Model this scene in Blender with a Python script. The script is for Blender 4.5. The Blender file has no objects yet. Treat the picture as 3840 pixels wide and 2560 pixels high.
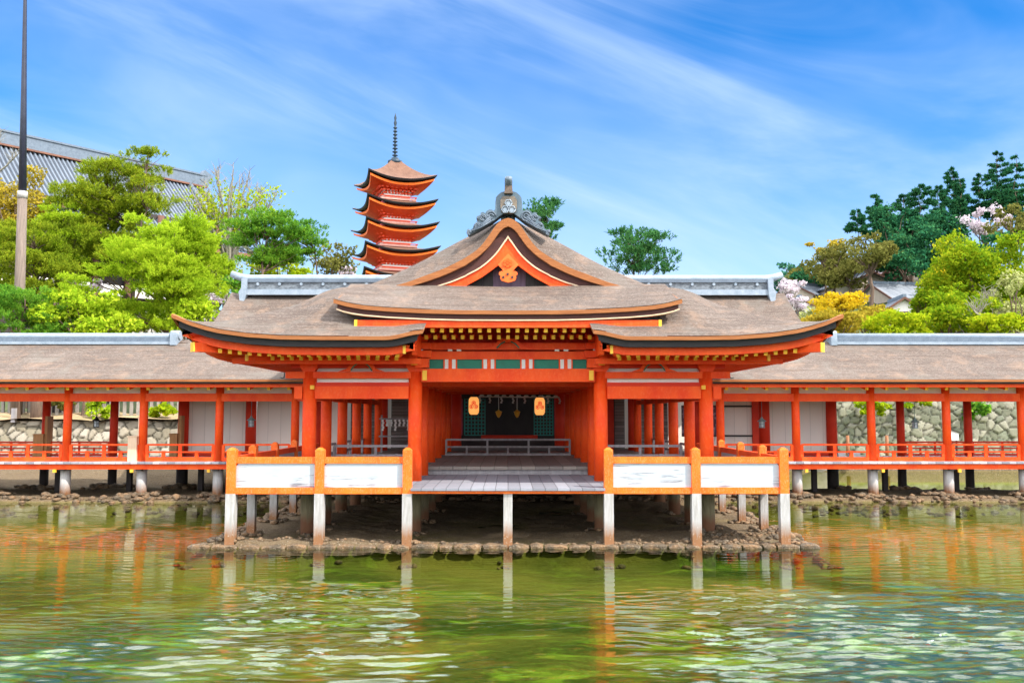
import bpy, math, random
import numpy as np
from mathutils import Vector, Matrix
random.seed(7); RNG = np.random.default_rng(7)
SC = bpy.context.scene; COL = SC.collection
# ---------------------------------------------------------------- camera
FPX = 3400.0; PITCH = math.atan(270/3400); YAW = -15/3400
EYE = Vector((0, 0, 2.7))

cd = bpy.data.cameras.new('camera'); cam = bpy.data.objects.new('camera', cd); COL.objects.link(cam)
cd.sensor_width = 36; cd.lens = 36*FPX/3840; cd.clip_end = 3000; cd.clip_start = .1
cam.location = EYE; cam.rotation_euler = (math.pi/2+PITCH, 0, YAW); SC.camera = cam
RC = cam.rotation_euler.to_matrix()
def at(u, v, Y):
    d = RC @ Vector(((u-1920)/FPX, (1280-v)/FPX, -1)); return EYE + d*(Y/d.y)
# ---------------------------------------------------------------- light
SUN_EL, SUN_AZ = math.radians(47), math.radians(124)     # azimuth clockwise from +Y (north): sun to the right, a little behind the camera
w = bpy.data.worlds.new('World'); SC.world = w; w.use_nodes = True
nt = w.node_tree; N = nt.nodes; L = nt.links; N.clear()
def nd(t, **k):
    n = N.new(t)
    for a, b in k.items(): setattr(n, a, b)
    return n
out = nd('ShaderNodeOutputWorld'); bg = nd('ShaderNodeBackground'); bg.inputs['Strength'].default_value = 0.15
sky = nd('ShaderNodeTexSky', sky_type='NISHITA', sun_disc=False, sun_elevation=SUN_EL, sun_rotation=SUN_AZ, air_density=1.0, dust_density=.6, ozone_density=2.0)
hs = nd('ShaderNodeHueSaturation'); hs.inputs['Saturation'].default_value = 1.62; hs.inputs['Hue'].default_value=.508; hs.inputs['Value'].default_value = .62
L.new(sky.outputs[0], hs.inputs['Color'])
tc = nd('ShaderNodeTexCoord')
def cloud(rot, scale, loc, nscale, lo, hi, detail=6, rough=.6, dist=.6):
    m1 = nd('ShaderNodeMapping', vector_type='POINT'); m1.inputs['Rotation'].default_value = rot
    m2 = nd('ShaderNodeMapping', vector_type='POINT'); m2.inputs['Scale'].default_value = scale; m2.inputs['Location'].default_value = loc
    L.new(tc.outputs['Generated'], m1.inputs[0]); L.new(m1.outputs[0], m2.inputs[0])
    n = nd('ShaderNodeTexNoise'); n.inputs['Scale'].default_value = nscale; n.inputs['Detail'].default_value = detail
    n.inputs['Roughness'].default_value = rough; n.inputs['Distortion'].default_value = dist
    L.new(m2.outputs[0], n.inputs['Vector'])
    r = nd('ShaderNodeMapRange', interpolation_type='SMOOTHSTEP'); r.inputs['From Min'].default_value = lo; r.inputs['From Max'].default_value = hi
    L.new(n.outputs['Fac'], r.inputs['Value']); return r.outputs[0]
def mth(op, a, b, clamp=False):
    m = nd('ShaderNodeMath', operation=op, use_clamp=clamp)
    for i, x in enumerate((a, b)):
        if isinstance(x, (int, float)): m.inputs[i].default_value = x
        else: L.new(x, m.inputs[i])
    return m.outputs[0]
c1 = cloud((0, math.radians(-19), 0), (1.0, 1, 4.0), (.3, .2, .75), 1.7, .41, .82, 6, .58, .9)
c2 = cloud((0, math.radians(-14), 0), (1.3, 1, 3.0), (3.3, 1.2, .2), 1.15, .36, .72, 4, .55, .3)
sep = nd('ShaderNodeSeparateXYZ'); L.new(tc.outputs['Generated'], sep.inputs[0])
hz = nd('ShaderNodeMapRange', interpolation_type='SMOOTHSTEP'); L.new(sep.outputs['Z'], hz.inputs['Value'])
hz.inputs['From Min'].default_value = .42; hz.inputs['From Max'].default_value = 0.0
cl = mth('ADD', mth('MULTIPLY', c1, .60), mth('MULTIPLY', c2, .42)); 
cl = mth('ADD', cl, mth('MULTIPLY', hz.outputs[0], .42), True)
cl = mth('MULTIPLY', cl, .72)
mx = nd('ShaderNodeMix', data_type='RGBA'); L.new(cl, mx.inputs['Factor']); L.new(hs.outputs[0], mx.inputs[6])
mx.inputs[7].default_value = (2.25, 2.8, 3.8, 1)
# unseen bright cloud added overhead and behind the viewer to fill the shaded facade
up = nd('ShaderNodeMapRange', interpolation_type='SMOOTHSTEP'); L.new(sep.outputs['Z'], up.inputs['Value']); up.inputs['From Min'].default_value = .41; up.inputs['From Max'].default_value = .60
bh = nd('ShaderNodeMapRange', interpolation_type='SMOOTHSTEP'); L.new(sep.outputs['Y'], bh.inputs['Value']); bh.inputs['From Min'].default_value = .45; bh.inputs['From Max'].default_value = -.15
c3 = cloud((.3, .2, 0), (1, 1, 1.5), (1.3, 0, .2), 1.6, .3, .7, 5, .55, .3)
f3 = mth('MULTIPLY', mth('MAXIMUM', up.outputs[0], bh.outputs[0]), mth('ADD', mth('MULTIPLY', c3, .4), .62), True)
mx2 = nd('ShaderNodeMix', data_type='RGBA'); L.new(f3, mx2.inputs['Factor']); L.new(mx.outputs[2], mx2.inputs[6]); mc = nd('ShaderNodeMix', data_type='RGBA'); zb = nd('ShaderNodeMapRange', interpolation_type='SMOOTHSTEP'); L.new(sep.outputs['Z'], zb.inputs['Value']); zb.inputs['From Min'].default_value = .92; zb.inputs['From Max'].default_value = .66
fw = nd('ShaderNodeMapRange', interpolation_type='SMOOTHSTEP'); L.new(sep.outputs['Y'], fw.inputs['Value']); fw.inputs['From Min'].default_value = .2; fw.inputs['From Max'].default_value = .6
L.new(mth('MULTIPLY', mth('MULTIPLY', up.outputs[0], zb.outputs[0]), fw.outputs[0]), mc.inputs['Factor']); mc.inputs[6].default_value = (8.4, 8.6, 9.0, 1); mc.inputs[7].default_value = (20, 20.4, 21, 1); L.new(mc.outputs[2], mx2.inputs[7])  # extra bright band added above the view to whiten glints on the water
L.new(mx2.outputs[2], bg.inputs['Color']); L.new(bg.outputs[0], out.inputs[0])
sd = bpy.data.lights.new('sun', 'SUN'); sd.energy = 2.7; sd.angle = math.radians(.6); sd.color = (1, .94, .85)
so = bpy.data.objects.new('sun', sd); COL.objects.link(so)
sdir = Vector((math.sin(SUN_AZ)*math.cos(SUN_EL), math.cos(SUN_AZ)*math.cos(SUN_EL), math.sin(SUN_EL)))
so.rotation_euler = sdir.to_track_quat('Z', 'Y').to_euler(); so.location = (30, -20, 60)
SC.view_settings.view_transform = 'Standard'; SC.view_settings.look = 'None'; SC.view_settings.exposure = 1.33; SC.view_settings.gamma = 1
SC.cycles.use_denoising = True; SC.cycles.max_bounces = 7; SC.cycles.diffuse_bounces = 4; SC.cycles.transparent_max_bounces = 8
SC.cycles.sample_clamp_indirect = 6; SC.cycles.caustics_reflective = False; SC.cycles.caustics_refractive = False
# ---------------------------------------------------------------- materials
def newmat(name):
    m = bpy.data.materials.new(name); m.use_nodes = True; t = m.node_tree; t.nodes.clear()
    o = t.nodes.new('ShaderNodeOutputMaterial'); b = t.nodes.new('ShaderNodeBsdfPrincipled'); t.links.new(b.outputs[0], o.inputs[0])
    return m, t, b, o
def noise(t, scale, stretch=(1,1,1), detail=5, rough=.55, vec=None, coord='Object', dist=0):
    mp = t.nodes.new('ShaderNodeMapping'); mp.inputs['Scale'].default_value = stretch
    if vec is None:
        c = t.nodes.new('ShaderNodeTexCoord'); vec = c.outputs[coord]
    t.links.new(vec, mp.inputs[0])
    n = t.nodes.new('ShaderNodeTexNoise'); n.inputs['Scale'].default_value = scale; n.inputs['Detail'].default_value = detail
    n.inputs['Roughness'].default_value = rough; n.inputs['Distortion'].default_value = dist; t.links.new(mp.outputs[0], n.inputs['Vector']); return n.outputs['Fac']
def rng(t, x, a, b, c=0, d=1):
    r = t.nodes.new('ShaderNodeMapRange'); t.links.new(x, r.inputs[0])
    for i, q in zip((1,2,3,4), (a,b,c,d)): r.inputs[i].default_value = q
    return r.outputs[0]
def mixc(t, f, a, b, mode='MIX'):
    m = t.nodes.new('ShaderNodeMix'); m.data_type = 'RGBA'; m.blend_type = mode
    if isinstance(f, (int, float)): m.inputs[0].default_value = f
    else: t.links.new(f, m.inputs[0])
    for i, q in ((6, a), (7, b)):
        if isinstance(q, tuple): m.inputs[i].default_value = (*q[:3], 1)
        else: t.links.new(q, m.inputs[i])
    return m.outputs[2]
def mt(t, op, a, b=0.0):
    m = t.nodes.new('ShaderNodeMath'); m.operation = op
    for i, x in enumerate((a, b)):
        if isinstance(x, (int, float)): m.inputs[i].default_value = x
        else: t.links.new(x, m.inputs[i])
    return m.outputs[0]
def bump(t, b, h, dist=.02, strength=1.0):
    n = t.nodes.new('ShaderNodeBump'); n.inputs['Strength'].default_value = strength; n.inputs['Distance'].default_value = dist
    t.links.new(h, n.inputs['Height']); t.links.new(n.outputs[0], b.inputs['Normal'])
def M(name, c1, c2=None, scale=3, stretch=(1,1,1), rough=.6, bd=.01, bscale=30, lo=.3, hi=.7, speck=None, sp_amt=.0, spec=.4, metal=0):
    m, t, b, o = newmat(name); c2 = c2 or tuple(x*.75 for x in c1)
    col = mixc(t, rng(t, noise(t, scale, stretch), lo, hi), c1, c2)
    if speck:
        col = mixc(t, rng(t, noise(t, scale*9, stretch, 3, .7), .5, .72, 0, sp_amt), col, speck)
    t.links.new(col, b.inputs['Base Color']); b.inputs['Roughness'].default_value = rough
    b.inputs['Specular IOR Level'].default_value = spec; b.inputs['Metallic'].default_value = metal
    if bd: bump(t, b, noise(t, bscale, stretch, 4, .6), bd)
    return m
RED   = M('vermilion_paint', (.95,.112,.012), (.80,.052,.007), 1.7, (1.5,1.5,.8), .5, .006, 25, .3, .7, (.93,.24,.09), .25, .2)
REDD  = M('shaded_red_paint', (.74,.05,.016), (.60,.032,.012), 1.3, (1,1,2), .5, .004, 25, spec=.2)  # darker vermilion for inner and under-eave parts, with their shade put into the colour
ORG   = M('orange_paint', (.92,.19,.018), (.84,.12,.012), 2.2, (2,2,1), .5, .004, 30, .3, .7, (.72,.38,.20), .5, .2)
YEL   = M('yellow_paint', (.92,.55,.045), (.85,.45,.03), 6, (1,1,1), .5, 0)
WHT   = M('white_plaster', (.90,.86,.82), (.84,.79,.74), 1.5, (3,3,.6), .85, .003, 20)
CREAM = M('cream_trim', (.74,.56,.38), (.62,.42,.26), 6, (1,1,1), .6, 0)
GREEN = M('green_paint', (.0,.20,.12), (.0,.14,.09), 6, (1,1,1), .5, 0)
TEAL  = M('teal_lattice_paint', (.03,.30,.25), (.02,.2,.17), 6, (1,1,1), .5, 0)
PINK  = M('crimson_lattice_paint', (.6,.05,.09), (.4,.03,.06), 6, (1,1,1), .5, 0)
GOLD  = M('gilded_metal', (.95,.58,.06), (.9,.45,.04), 9, (1,1,1), .45, 0)
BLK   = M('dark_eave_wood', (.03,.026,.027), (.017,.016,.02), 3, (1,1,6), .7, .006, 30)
BRNB  = M('layered_bark_edge', (.42,.155,.045), (.27,.085,.025), 2.0, (1,1,22), .8, .01, 25, .3, .7, (.5,.26,.12), .3)
DBRN  = M('dark_brown_band', (.09,.028,.022), (.055,.02,.018), 2, (1,1,12), .75, .006, 30)
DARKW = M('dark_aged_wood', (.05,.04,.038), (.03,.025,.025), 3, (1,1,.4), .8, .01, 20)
PURP  = M('purplish_gable_boards', (.22,.14,.20), (.14,.09,.13), 2, (8,1,1), .8, .004, 20)  # purplish boards, tone varying in narrow upright streaks
LACQ  = M('black_metal', (.02,.02,.022), (.012,.012,.014), 4, (1,1,1), .4, 0)
TILE  = M('blue_grey_tile', (.13,.17,.22), (.08,.11,.15), 4, (1,1,1), .45, .006, 30, .3, .7, (.30,.34,.38), .5)
TILEL = M('pale_copper_cap', (.30,.36,.43), (.19,.25,.31), 1.2, (3,1,3), .45, .006, 20, .3, .7, (.48,.53,.58), .5)
TILED = M('dark_copper_tube', (.16,.21,.26), (.10,.14,.18), 3, (1,1,1), .45, .004, 20)
SPIRE = M('dark_verdigris_spire', (.02,.045,.07), (.012,.03,.05), 5, rough=.5, bd=0)
IRON  = M('bluish_bronze', (.10,.15,.19), (.06,.10,.13), 5, (1,1,1), .45, .005, 30, spec=.5)
WOODG = M('weathered_grey_wood', (.36,.34,.35), (.24,.225,.23), 2.5, (5,5,.5), .85, .01, 30)
WOODB = M('plain_cedar_wood', (.52,.27,.11), (.40,.19,.07), 3, (4,4,.5), .7, .004, 20)
PAPER = M('white_paper', (.82,.82,.80), (.76,.76,.74), 3, (1,1,1), .8, 0)
ROCK  = M('brown_barnacled_rock', (.20,.115,.055), (.075,.055,.035), 4, (1,1,1), .85, .03, 14, .35, .6, (.45,.38,.28), .5)
ROCKG = M('grey_boulder', (.36,.33,.29), (.22,.20,.175), 2, (1,1,1), .85, .04, 8)
BARK  = M('tree_bark', (.17,.115,.08), (.09,.06,.045), 3, (3,3,.6), .9, .03, 12)
BARKG = M('pale_grey_bark', (.33,.30,.25), (.2,.19,.14), 3, (3,3,.6), .9, .02, 12)
HWALL = M('cream_house_wall', (.55,.46,.37), (.45,.37,.30), 2, (1,1,1), .85, 0)
HWOOD = M('brown_house_wood', (.16,.07,.045), (.10,.05,.035), 2, (6,6,1), .8, 0)
GLASS = M('dark_window_glass', (.03,.035,.04), (.02,.025,.03), 2, (1,1,1), .1, 0, spec=.6)
HTILE = M('pale_grey_house_tile', (.15,.17,.20), (.10,.115,.14), 2, (1,1,1), .8, .01, 20, spec=.1)

def mat_bark_roof():
    m, t, b, o = newmat('cypress_bark_thatch')
    big = noise(t, .55, (1,1,1.5), 4, .6)
    mid = noise(t, 7, (1,2.2,2.2), 5, .75)
    fine = noise(t, 20, (.7,2.2,2.2), 5, .85)
    c = mixc(t, rng(t, big, .32, .68), (.105,.085,.072), (.18,.148,.125))
    c = mixc(t, rng(t, mid, .42, .66, 0, .7), c, (.115,.075,.058))
    c = mixc(t, rng(t, fine, .50, .66, 0, .85), c, (.40,.33,.285))
    crs = noise(t, 1.0, (.5,.7,30), 4, .7); c = mixc(t, rng(t, crs, .46, .60, 0, .6), c, (.10,.07,.055))
    st = noise(t, 1.6, (1.2,1.2,.25), 4, .65, dist=.4); c = mixc(t, rng(t, st, .52, .68, 0, .4), c, (.34,.22,.15))
    gr = noise(t, .9, (1,1,1), 3, .5, dist=.5)
    c = mixc(t, rng(t, gr, .56, .72, 0, .45), c, (.20,.19,.165))
    t.links.new(c, b.inputs['Base Color']); b.inputs['Roughness'].default_value = .9; b.inputs['Specular IOR Level'].default_value = .15
    bump(t, b, mt(t, 'ADD', mid, mt(t, 'ADD', mt(t, 'MULTIPLY', fine, .7), mt(t, 'MULTIPLY', crs, .5))), .035); return m
THATCH = mat_bark_roof()
def mat_planks(name, c1, c2, width, axis='X', crosslen=None, gapw=.06):
    m, t, b, o = newmat(name); tcn = t.nodes.new('ShaderNodeTexCoord'); s = t.nodes.new('ShaderNodeSeparateXYZ'); t.links.new(tcn.outputs['Object'], s.inputs[0])
    x = mt(t, 'DIVIDE', s.outputs[axis], width); fl = mt(t, 'FLOOR', x); fr = mt(t, 'FRACT', x)
    other = 'Y' if axis == 'X' else 'X'
    key = fl
    wn = t.nodes.new('ShaderNodeTexWhiteNoise'); wn.noise_dimensions = '1D'; t.links.new(key, wn.inputs['W'])
    gap = rng(t, mt(t, 'ABSOLUTE', mt(t, 'SUBTRACT', fr, .5)), .5-gapw, .5, 0, 1)
    if crosslen:
        y = mt(t, 'ADD', mt(t, 'DIVIDE', s.outputs[other], crosslen), mt(t, 'MULTIPLY', wn.outputs['Value'], .35))
        fy = mt(t, 'FRACT', y); g2 = rng(t, mt(t, 'ABSOLUTE', mt(t, 'SUBTRACT', fy, .5)), .49, .5, 0, 1); gap = mt(t, 'MAXIMUM', gap, g2)
    st = (9, 1.2, 4) if axis == 'X' else (1.2, 9, 4)
    gr = noise(t, 3, st, 6, .65)
    f = mt(t, 'ADD', mt(t, 'MULTIPLY', wn.outputs['Value'], .6), mt(t, 'MULTIPLY', gr, .5))
    c = mixc(t, rng(t, f, .2, .8), c1, c2); c = mixc(t, mt(t, 'MULTIPLY', gap, .8), c, tuple(q*.15 for q in c1))
    t.links.new(c, b.inputs['Base Color']); b.inputs['Roughness'].default_value = .75
    bump(t, b, mt(t, 'SUBTRACT', mt(t, 'MULTIPLY', gr, .3), gap), .01); return m
DECK = mat_planks('grey_deck_boards', (.30,.31,.35), (.19,.195,.225), .25, 'X', 3.1, .035)
DECK2 = mat_planks('raised_floor_boards', (.27,.235,.20), (.18,.155,.14), .34, 'X', 4.0, .03)
CDECK = mat_planks('corridor_deck_boards', (.58,.58,.62), (.22,.23,.27), .23, 'X', None, .05)
SHUT = mat_planks('grey_shutter_boards', (.30,.27,.25), (.20,.18,.17), .12, 'Z', None, .12)
WPAN = mat_planks('white_board_wall', (.90,.82,.74), (.84,.765,.69), .45, 'X', None, .012)
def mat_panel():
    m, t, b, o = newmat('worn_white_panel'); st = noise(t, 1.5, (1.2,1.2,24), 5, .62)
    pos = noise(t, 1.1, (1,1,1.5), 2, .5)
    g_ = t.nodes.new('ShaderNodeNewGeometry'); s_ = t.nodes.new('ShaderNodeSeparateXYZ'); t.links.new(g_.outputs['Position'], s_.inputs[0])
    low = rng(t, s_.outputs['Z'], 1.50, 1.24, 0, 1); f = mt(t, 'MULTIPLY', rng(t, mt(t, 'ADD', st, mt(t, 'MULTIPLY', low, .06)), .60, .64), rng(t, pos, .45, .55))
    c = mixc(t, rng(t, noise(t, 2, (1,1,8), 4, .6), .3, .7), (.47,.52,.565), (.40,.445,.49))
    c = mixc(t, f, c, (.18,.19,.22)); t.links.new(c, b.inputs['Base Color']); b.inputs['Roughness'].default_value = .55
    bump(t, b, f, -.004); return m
PANEL = mat_panel()
def mat_post():                      # grey painted/weathered pile, rusty where the tide wets it
    m, t, b, o = newmat('weathered_pile_wood'); tcn = t.nodes.new('ShaderNodeTexCoord'); s = t.nodes.new('ShaderNodeSeparateXYZ')
    g = t.nodes.new('ShaderNodeNewGeometry'); t.links.new(g.outputs['Position'], s.inputs[0])
    n = noise(t, 3, (6,6,.7), 5, .6); z = mt(t, 'ADD', s.outputs['Z'], mt(t, 'MULTIPLY', n, .5))
    c = mixc(t, rng(t, n, .3, .7), (.50,.49,.49), (.30,.285,.265)); c = mixc(t, rng(t, z, .78, .48), c, (.26,.12,.05))
    c = mixc(t, rng(t, noise(t, 25), .6, .7, 0, .5), c, (.6,.55,.48))
    t.links.new(c, b.inputs['Base Color']); b.inputs['Roughness'].default_value = .85; bump(t, b, n, .015); return m
PILE = mat_post()
def mat_pile_dark():
    m, t, b, o = newmat('mossy_pile_wood'); s = t.nodes.new('ShaderNodeSeparateXYZ'); g = t.nodes.new('ShaderNodeNewGeometry'); t.links.new(g.outputs['Position'], s.inputs[0])
    n = noise(t, 3, (6,6,.7), 5, .6); z = mt(t, 'ADD', s.outputs['Z'], mt(t, 'MULTIPLY', n, .4))
    c = mixc(t, rng(t, n, .3, .7), (.27,.24,.14), (.15,.125,.07)); c = mixc(t, rng(t, z, .72, .5), c, (.17,.075,.035))
    t.links.new(c, b.inputs['Base Color']); b.inputs['Roughness'].default_value = .85; bump(t, b, n, .015); return m
PILED = mat_pile_dark()
def mat_leaf(name, cols, tr=.35):
    m, t, b, o = newmat(name); t.nodes.remove(b)
    g = t.nodes.new('ShaderNodeNewGeometry'); r = t.nodes.new('ShaderNodeValToRGB'); e = r.color_ramp.elements
    n = noise(t, .45, (1,1,1), 3, .6)
    f = mt(t, 'ADD', mt(t, 'MULTIPLY', g.outputs['Random Per Island'], .6), mt(t, 'MULTIPLY', rng(t, n, .3, .7), .4))
    t.links.new(f, r.inputs[0])
    e[0].color = (*cols[0], 1); e[1].color = (*cols[-1], 1); e[0].position = .05; e[1].position = .95
    for i, c in enumerate(cols[1:-1]): q = e.new((i+1)/(len(cols)-1)); q.color = (*c, 1)
    d = t.nodes.new('ShaderNodeBsdfDiffuse'); tl = t.nodes.new('ShaderNodeBsdfTranslucent'); mxs = t.nodes.new('ShaderNodeMixShader'); mxs.inputs[0].default_value = tr
    t.links.new(r.outputs[0], d.inputs[0]); t.links.new(r.outputs[0], tl.inputs[0]); t.links.new(d.outputs[0], mxs.inputs[1]); t.links.new(tl.outputs[0], mxs.inputs[2]); t.links.new(mxs.outputs[0], o.inputs[0]); return m
LEAF = dict(
 pine=mat_leaf('pine_needles', [(.08,.15,.013),(.24,.33,.02),(.46,.48,.03)]),
 pinelime=mat_leaf('lime_pine_needles', [(.15,.28,.012),(.38,.54,.025),(.62,.70,.05)], .45),
 pinegreen=mat_leaf('green_pine_needles', [(.04,.15,.02),(.13,.32,.03),(.34,.50,.045)]),
 darkpine=mat_leaf('dark_green_pine_needles', [(.02,.09,.03),(.05,.17,.05),(.12,.27,.07)], .3),
 dark=mat_leaf('dark_conifer_needles', [(.012,.075,.04),(.03,.14,.06),(.07,.20,.065)], .2),
 teal=mat_leaf('distant_teal_leaves', [(.03,.13,.10),(.06,.2,.13),(.12,.25,.12)], .2),
 olive=mat_leaf('olive_leaves', [(.09,.10,.02),(.17,.17,.04),(.25,.23,.06)], .3),
 lime=mat_leaf('lime_leaves', [(.14,.26,.01),(.32,.42,.012),(.52,.52,.02)], .45),
 limed=mat_leaf('yellow_green_leaves', [(.08,.19,.01),(.22,.33,.012),(.46,.46,.02)], .4),
 gold=mat_leaf('golden_leaves', [(.42,.33,.02),(.62,.45,.02),(.80,.56,.03)], .45),
 ochre=mat_leaf('ochre_leaves', [(.20,.18,.02),(.38,.30,.03),(.52,.38,.05)], .4),
 cherry=mat_leaf('cherry_blossom', [(.50,.42,.46),(.66,.58,.62),(.78,.72,.76)], .4),
 pale=mat_leaf('pale_green_leaves', [(.28,.32,.10),(.42,.45,.16),(.6,.6,.3)], .4),
)
# ---------------------------------------------------------------- mesh helpers
class MB:
    def __init__(s): s.v = []; s.f = []; s.m = []; s.sm = []; s.n = 0
    def add(s, V, F, mi=0, sm=False):
        V = [tuple(p) for p in V]; s.v += V; s.f += [tuple(i+s.n for i in f) for f in F]; s.m += [mi]*len(F); s.sm += [sm]*len(F); s.n += len(V); return s
    def box(s, x0, x1, y0, y1, z0, z1, mi=0):
        if x0 > x1: x0, x1 = x1, x0
        V = [(x,y,z) for z in (z0,z1) for y in (y0,y1) for x in (x0,x1)]
        return s.add(V, [(0,2,3,1),(4,5,7,6),(0,1,5,4),(2,6,7,3),(0,4,6,2),(1,3,7,5)], mi)
    def beam(s, p, q, w, h, mi=0, endmi=None):
        p, q = Vector(p), Vector(q); d = (q-p).normalized(); up = Vector((0,0,1))
        if abs(d.z) > .99: up = Vector((0,1,0))
        r = d.cross(up).normalized()*w/2; u = r.cross(d).normalized()*h/2
        V = [p-r-u, p+r-u, p+r+u, p-r+u, q-r-u, q+r-u, q+r+u, q-r+u]
        s.add(V, [(0,1,2,3)], mi if endmi is None else endmi); s.n -= 8; del s.v[-8:]
        s.v += [tuple(x) for x in V]; b = s.n; s.n += 8
        F = [(4,7,6,5),(0,4,5,1),(1,5,6,2),(2,6,7,3),(3,7,4,0)]; s.f += [tuple(i+b for i in f) for f in F]; s.m += [mi]*5; s.sm += [False]*5; return s
    def tube(s, pts, rad, n=8, mi=0, caps=True, sm=True):
        pts = [Vector(p) for p in pts]; rad = rad if hasattr(rad, '__len__') else [rad]*len(pts); V = []; F = []; k = len(pts)
        ref = None
        for i, p in enumerate(pts):
            d = (pts[min(i+1,k-1)]-pts[max(i-1,0)]).normalized()
            if ref is None: ref = Vector((1,0,0)) if abs(d.x) < .9 else Vector((0,1,0))
            a = (ref - d*ref.dot(d)).normalized(); ref = a; b = d.cross(a)
            V += [p + (a*math.cos(2*math.pi*j/n) + b*math.sin(2*math.pi*j/n))*rad[i] for j in range(n)]
        for i in range(k-1):
            F += [(i*n+j, i*n+(j+1)%n, (i+1)*n+(j+1)%n, (i+1)*n+j) for j in range(n)]
        s.add(V, F, mi, sm)
        if caps:
            b = s.n-len(V); s.f += [tuple(b+j for j in range(n))[::-1], tuple(b+(k-1)*n+j for j in range(n))]; s.m += [mi]*2; s.sm += [False]*2
        return s
    def lathe(s, prof, c=(0,0,0), n=12, mi=0, sm=True):
        return s.tube([(c[0],c[1],c[2]+z+i*1e-6) for i,(r,z) in enumerate(prof)], [max(r,1e-4) for r,z in prof], n, mi, True, sm)
    def grid(s, P, mi=0, sm=True, flip=False):
        a, b = len(P), len(P[0]); V = [q for row in P for q in row]
        F = [(i*b+j, (i+1)*b+j, (i+1)*b+j+1, i*b+j+1) for i in range(a-1) for j in range(b-1)]
        if flip: F = [f[::-1] for f in F]
        return s.add(V, F, mi, sm)
    def strip(s, A, B, C, D, mi=0, sm=True):       # closed ring of four polylines: a bent bar
        n = len(A); V = list(A)+list(B)+list(C)+list(D); F = []
        for i in range(n-1):
            for k in range(4):
                k2 = (k+1) % 4; F.append((k*n+i, k*n+i+1, k2*n+i+1, k2*n+i))
        F += [(0,n,2*n,3*n), (n-1,4*n-1,3*n-1,2*n-1)]
        return s.add(V, F, mi, False)
    def prism(s, poly, y0, y1, mi=0):               # poly in (x,z), extruded along y
        n = len(poly); V = [(x,y0,z) for x,z in poly]+[(x,y1,z) for x,z in poly]
        F = [tuple(range(n)), tuple(range(2*n-1, n-1, -1))]+[(i, i+n, (i+1)%n+n, (i+1)%n) for i in range(n)]
        return s.add(V, F, mi)
    def prismx(s, poly, x0, x1, mi=0):              # poly in (y,z), extruded along x
        n = len(poly); V = [(x0,y,z) for y,z in poly]+[(x1,y,z) for y,z in poly]
        F = [tuple(range(n)), tuple(range(2*n-1, n-1, -1))]+[(i, i+n, (i+1)%n+n, (i+1)%n) for i in range(n)]
        return s.add(V, F, mi)
    def build(s, name, mats, parent=None, org=None):
        mats = mats if isinstance(mats, (list, tuple)) else [mats]
        if org is None: org = Vector(parent['_o']) if parent is not None and '_o' in parent else Vector((0,0,0))
        me = bpy.data.meshes.new(name); o3 = np.array(org)
        me.from_pydata((np.array(s.v, dtype=float)-o3).tolist(), [], s.f)
        me.polygons.foreach_set('material_index', s.m); me.polygons.foreach_set('use_smooth', s.sm)
        for q in mats: me.materials.append(q)
        me.update()
        return link(name, me, parent)
def link(name, me, parent=None, loc=None):
    o = bpy.data.objects.new(name, me); COL.objects.link(o)
    if parent is not None:
        o.parent = parent; PORG[o.name] = PORG.get(parent.name, (0,0,0)); o['_o'] = PORG[o.name]
    if loc is not None: o.location = loc
    return o
PORG = {}
def tag(o, label=None, cat=None, group=None, kind=None):
    for k, v in (('label',label),('category',cat),('group',group),('kind',kind)):
        if v: o[k] = v
    return o
def thing(name, label, cat, loc=(0,0,0), group=None):
    o = bpy.data.objects.new(name, None); COL.objects.link(o); o.location = loc; o.empty_display_size = .2
    PORG[o.name] = tuple(loc); o['_o'] = tuple(loc); return tag(o, label, cat, group)
def part(name, mb, mat, parent): return mb.build(name, mat, parent)
def inst(name, me, parent, loc):                     # shared mesh as another part, loc in world
    o = bpy.data.objects.new(name, me); COL.objects.link(o); o.parent = parent; o.location = Vector(loc)-Vector(PORG[parent.name]); return o
def localmesh(name, mb, mats):
    o = mb.build(name, mats, None, Vector((0,0,0))); me = o.data; bpy.data.objects.remove(o); return me
def solid(name, mb, mat, label, cat, group=None, kind=None):
    if kind: return tag(mb.build(name, mat), kind=kind)
    v = np.array(mb.v); org = Vector((float(v[:,0].mean()), float(v[:,1].mean()), float(v[:,2].min())))
    o = mb.build(name, mat, None, org); o.location = org; return tag(o, label, cat, group)
def npmesh(name, V, F, mat, parent=None, smooth=False, org=(0,0,0), col=None):   # fast mesh from numpy arrays, F is (n,3) or (n,4)
    me = bpy.data.meshes.new(name); V = np.asarray(V, dtype=np.float32)-np.asarray(org, dtype=np.float32); F = np.asarray(F, dtype=np.int32); k = F.shape[1]
    me.vertices.add(len(V)); me.vertices.foreach_set('co', V.ravel()); me.loops.add(F.size); me.loops.foreach_set('vertex_index', F.ravel())
    me.polygons.add(len(F)); me.polygons.foreach_set('loop_start', np.arange(0, F.size, k, dtype=np.int32)); me.polygons.foreach_set('loop_total', np.full(len(F), k, dtype=np.int32))
    me.update(calc_edges=True)
    if smooth: me.polygons.foreach_set('use_smooth', np.ones(len(F), dtype=bool))
    if col is not None:
        ca = me.color_attributes.new('Col', 'FLOAT_COLOR', 'POINT'); ca.data.foreach_set('color', np.asarray(col, dtype=np.float32).ravel())
    me.materials.append(mat); return link(name, me, parent)
def gridF(a, b):
    i = np.arange(a*b).reshape(a, b); return np.stack([i[:-1,:-1], i[1:,:-1], i[1:,1:], i[:-1,1:]], -1).reshape(-1, 4)
def sstep(a, b, x):
    t = np.clip((np.asarray(x, dtype=float)-a)/(b-a), 0, 1); return t*t*(3-2*t)
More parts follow.
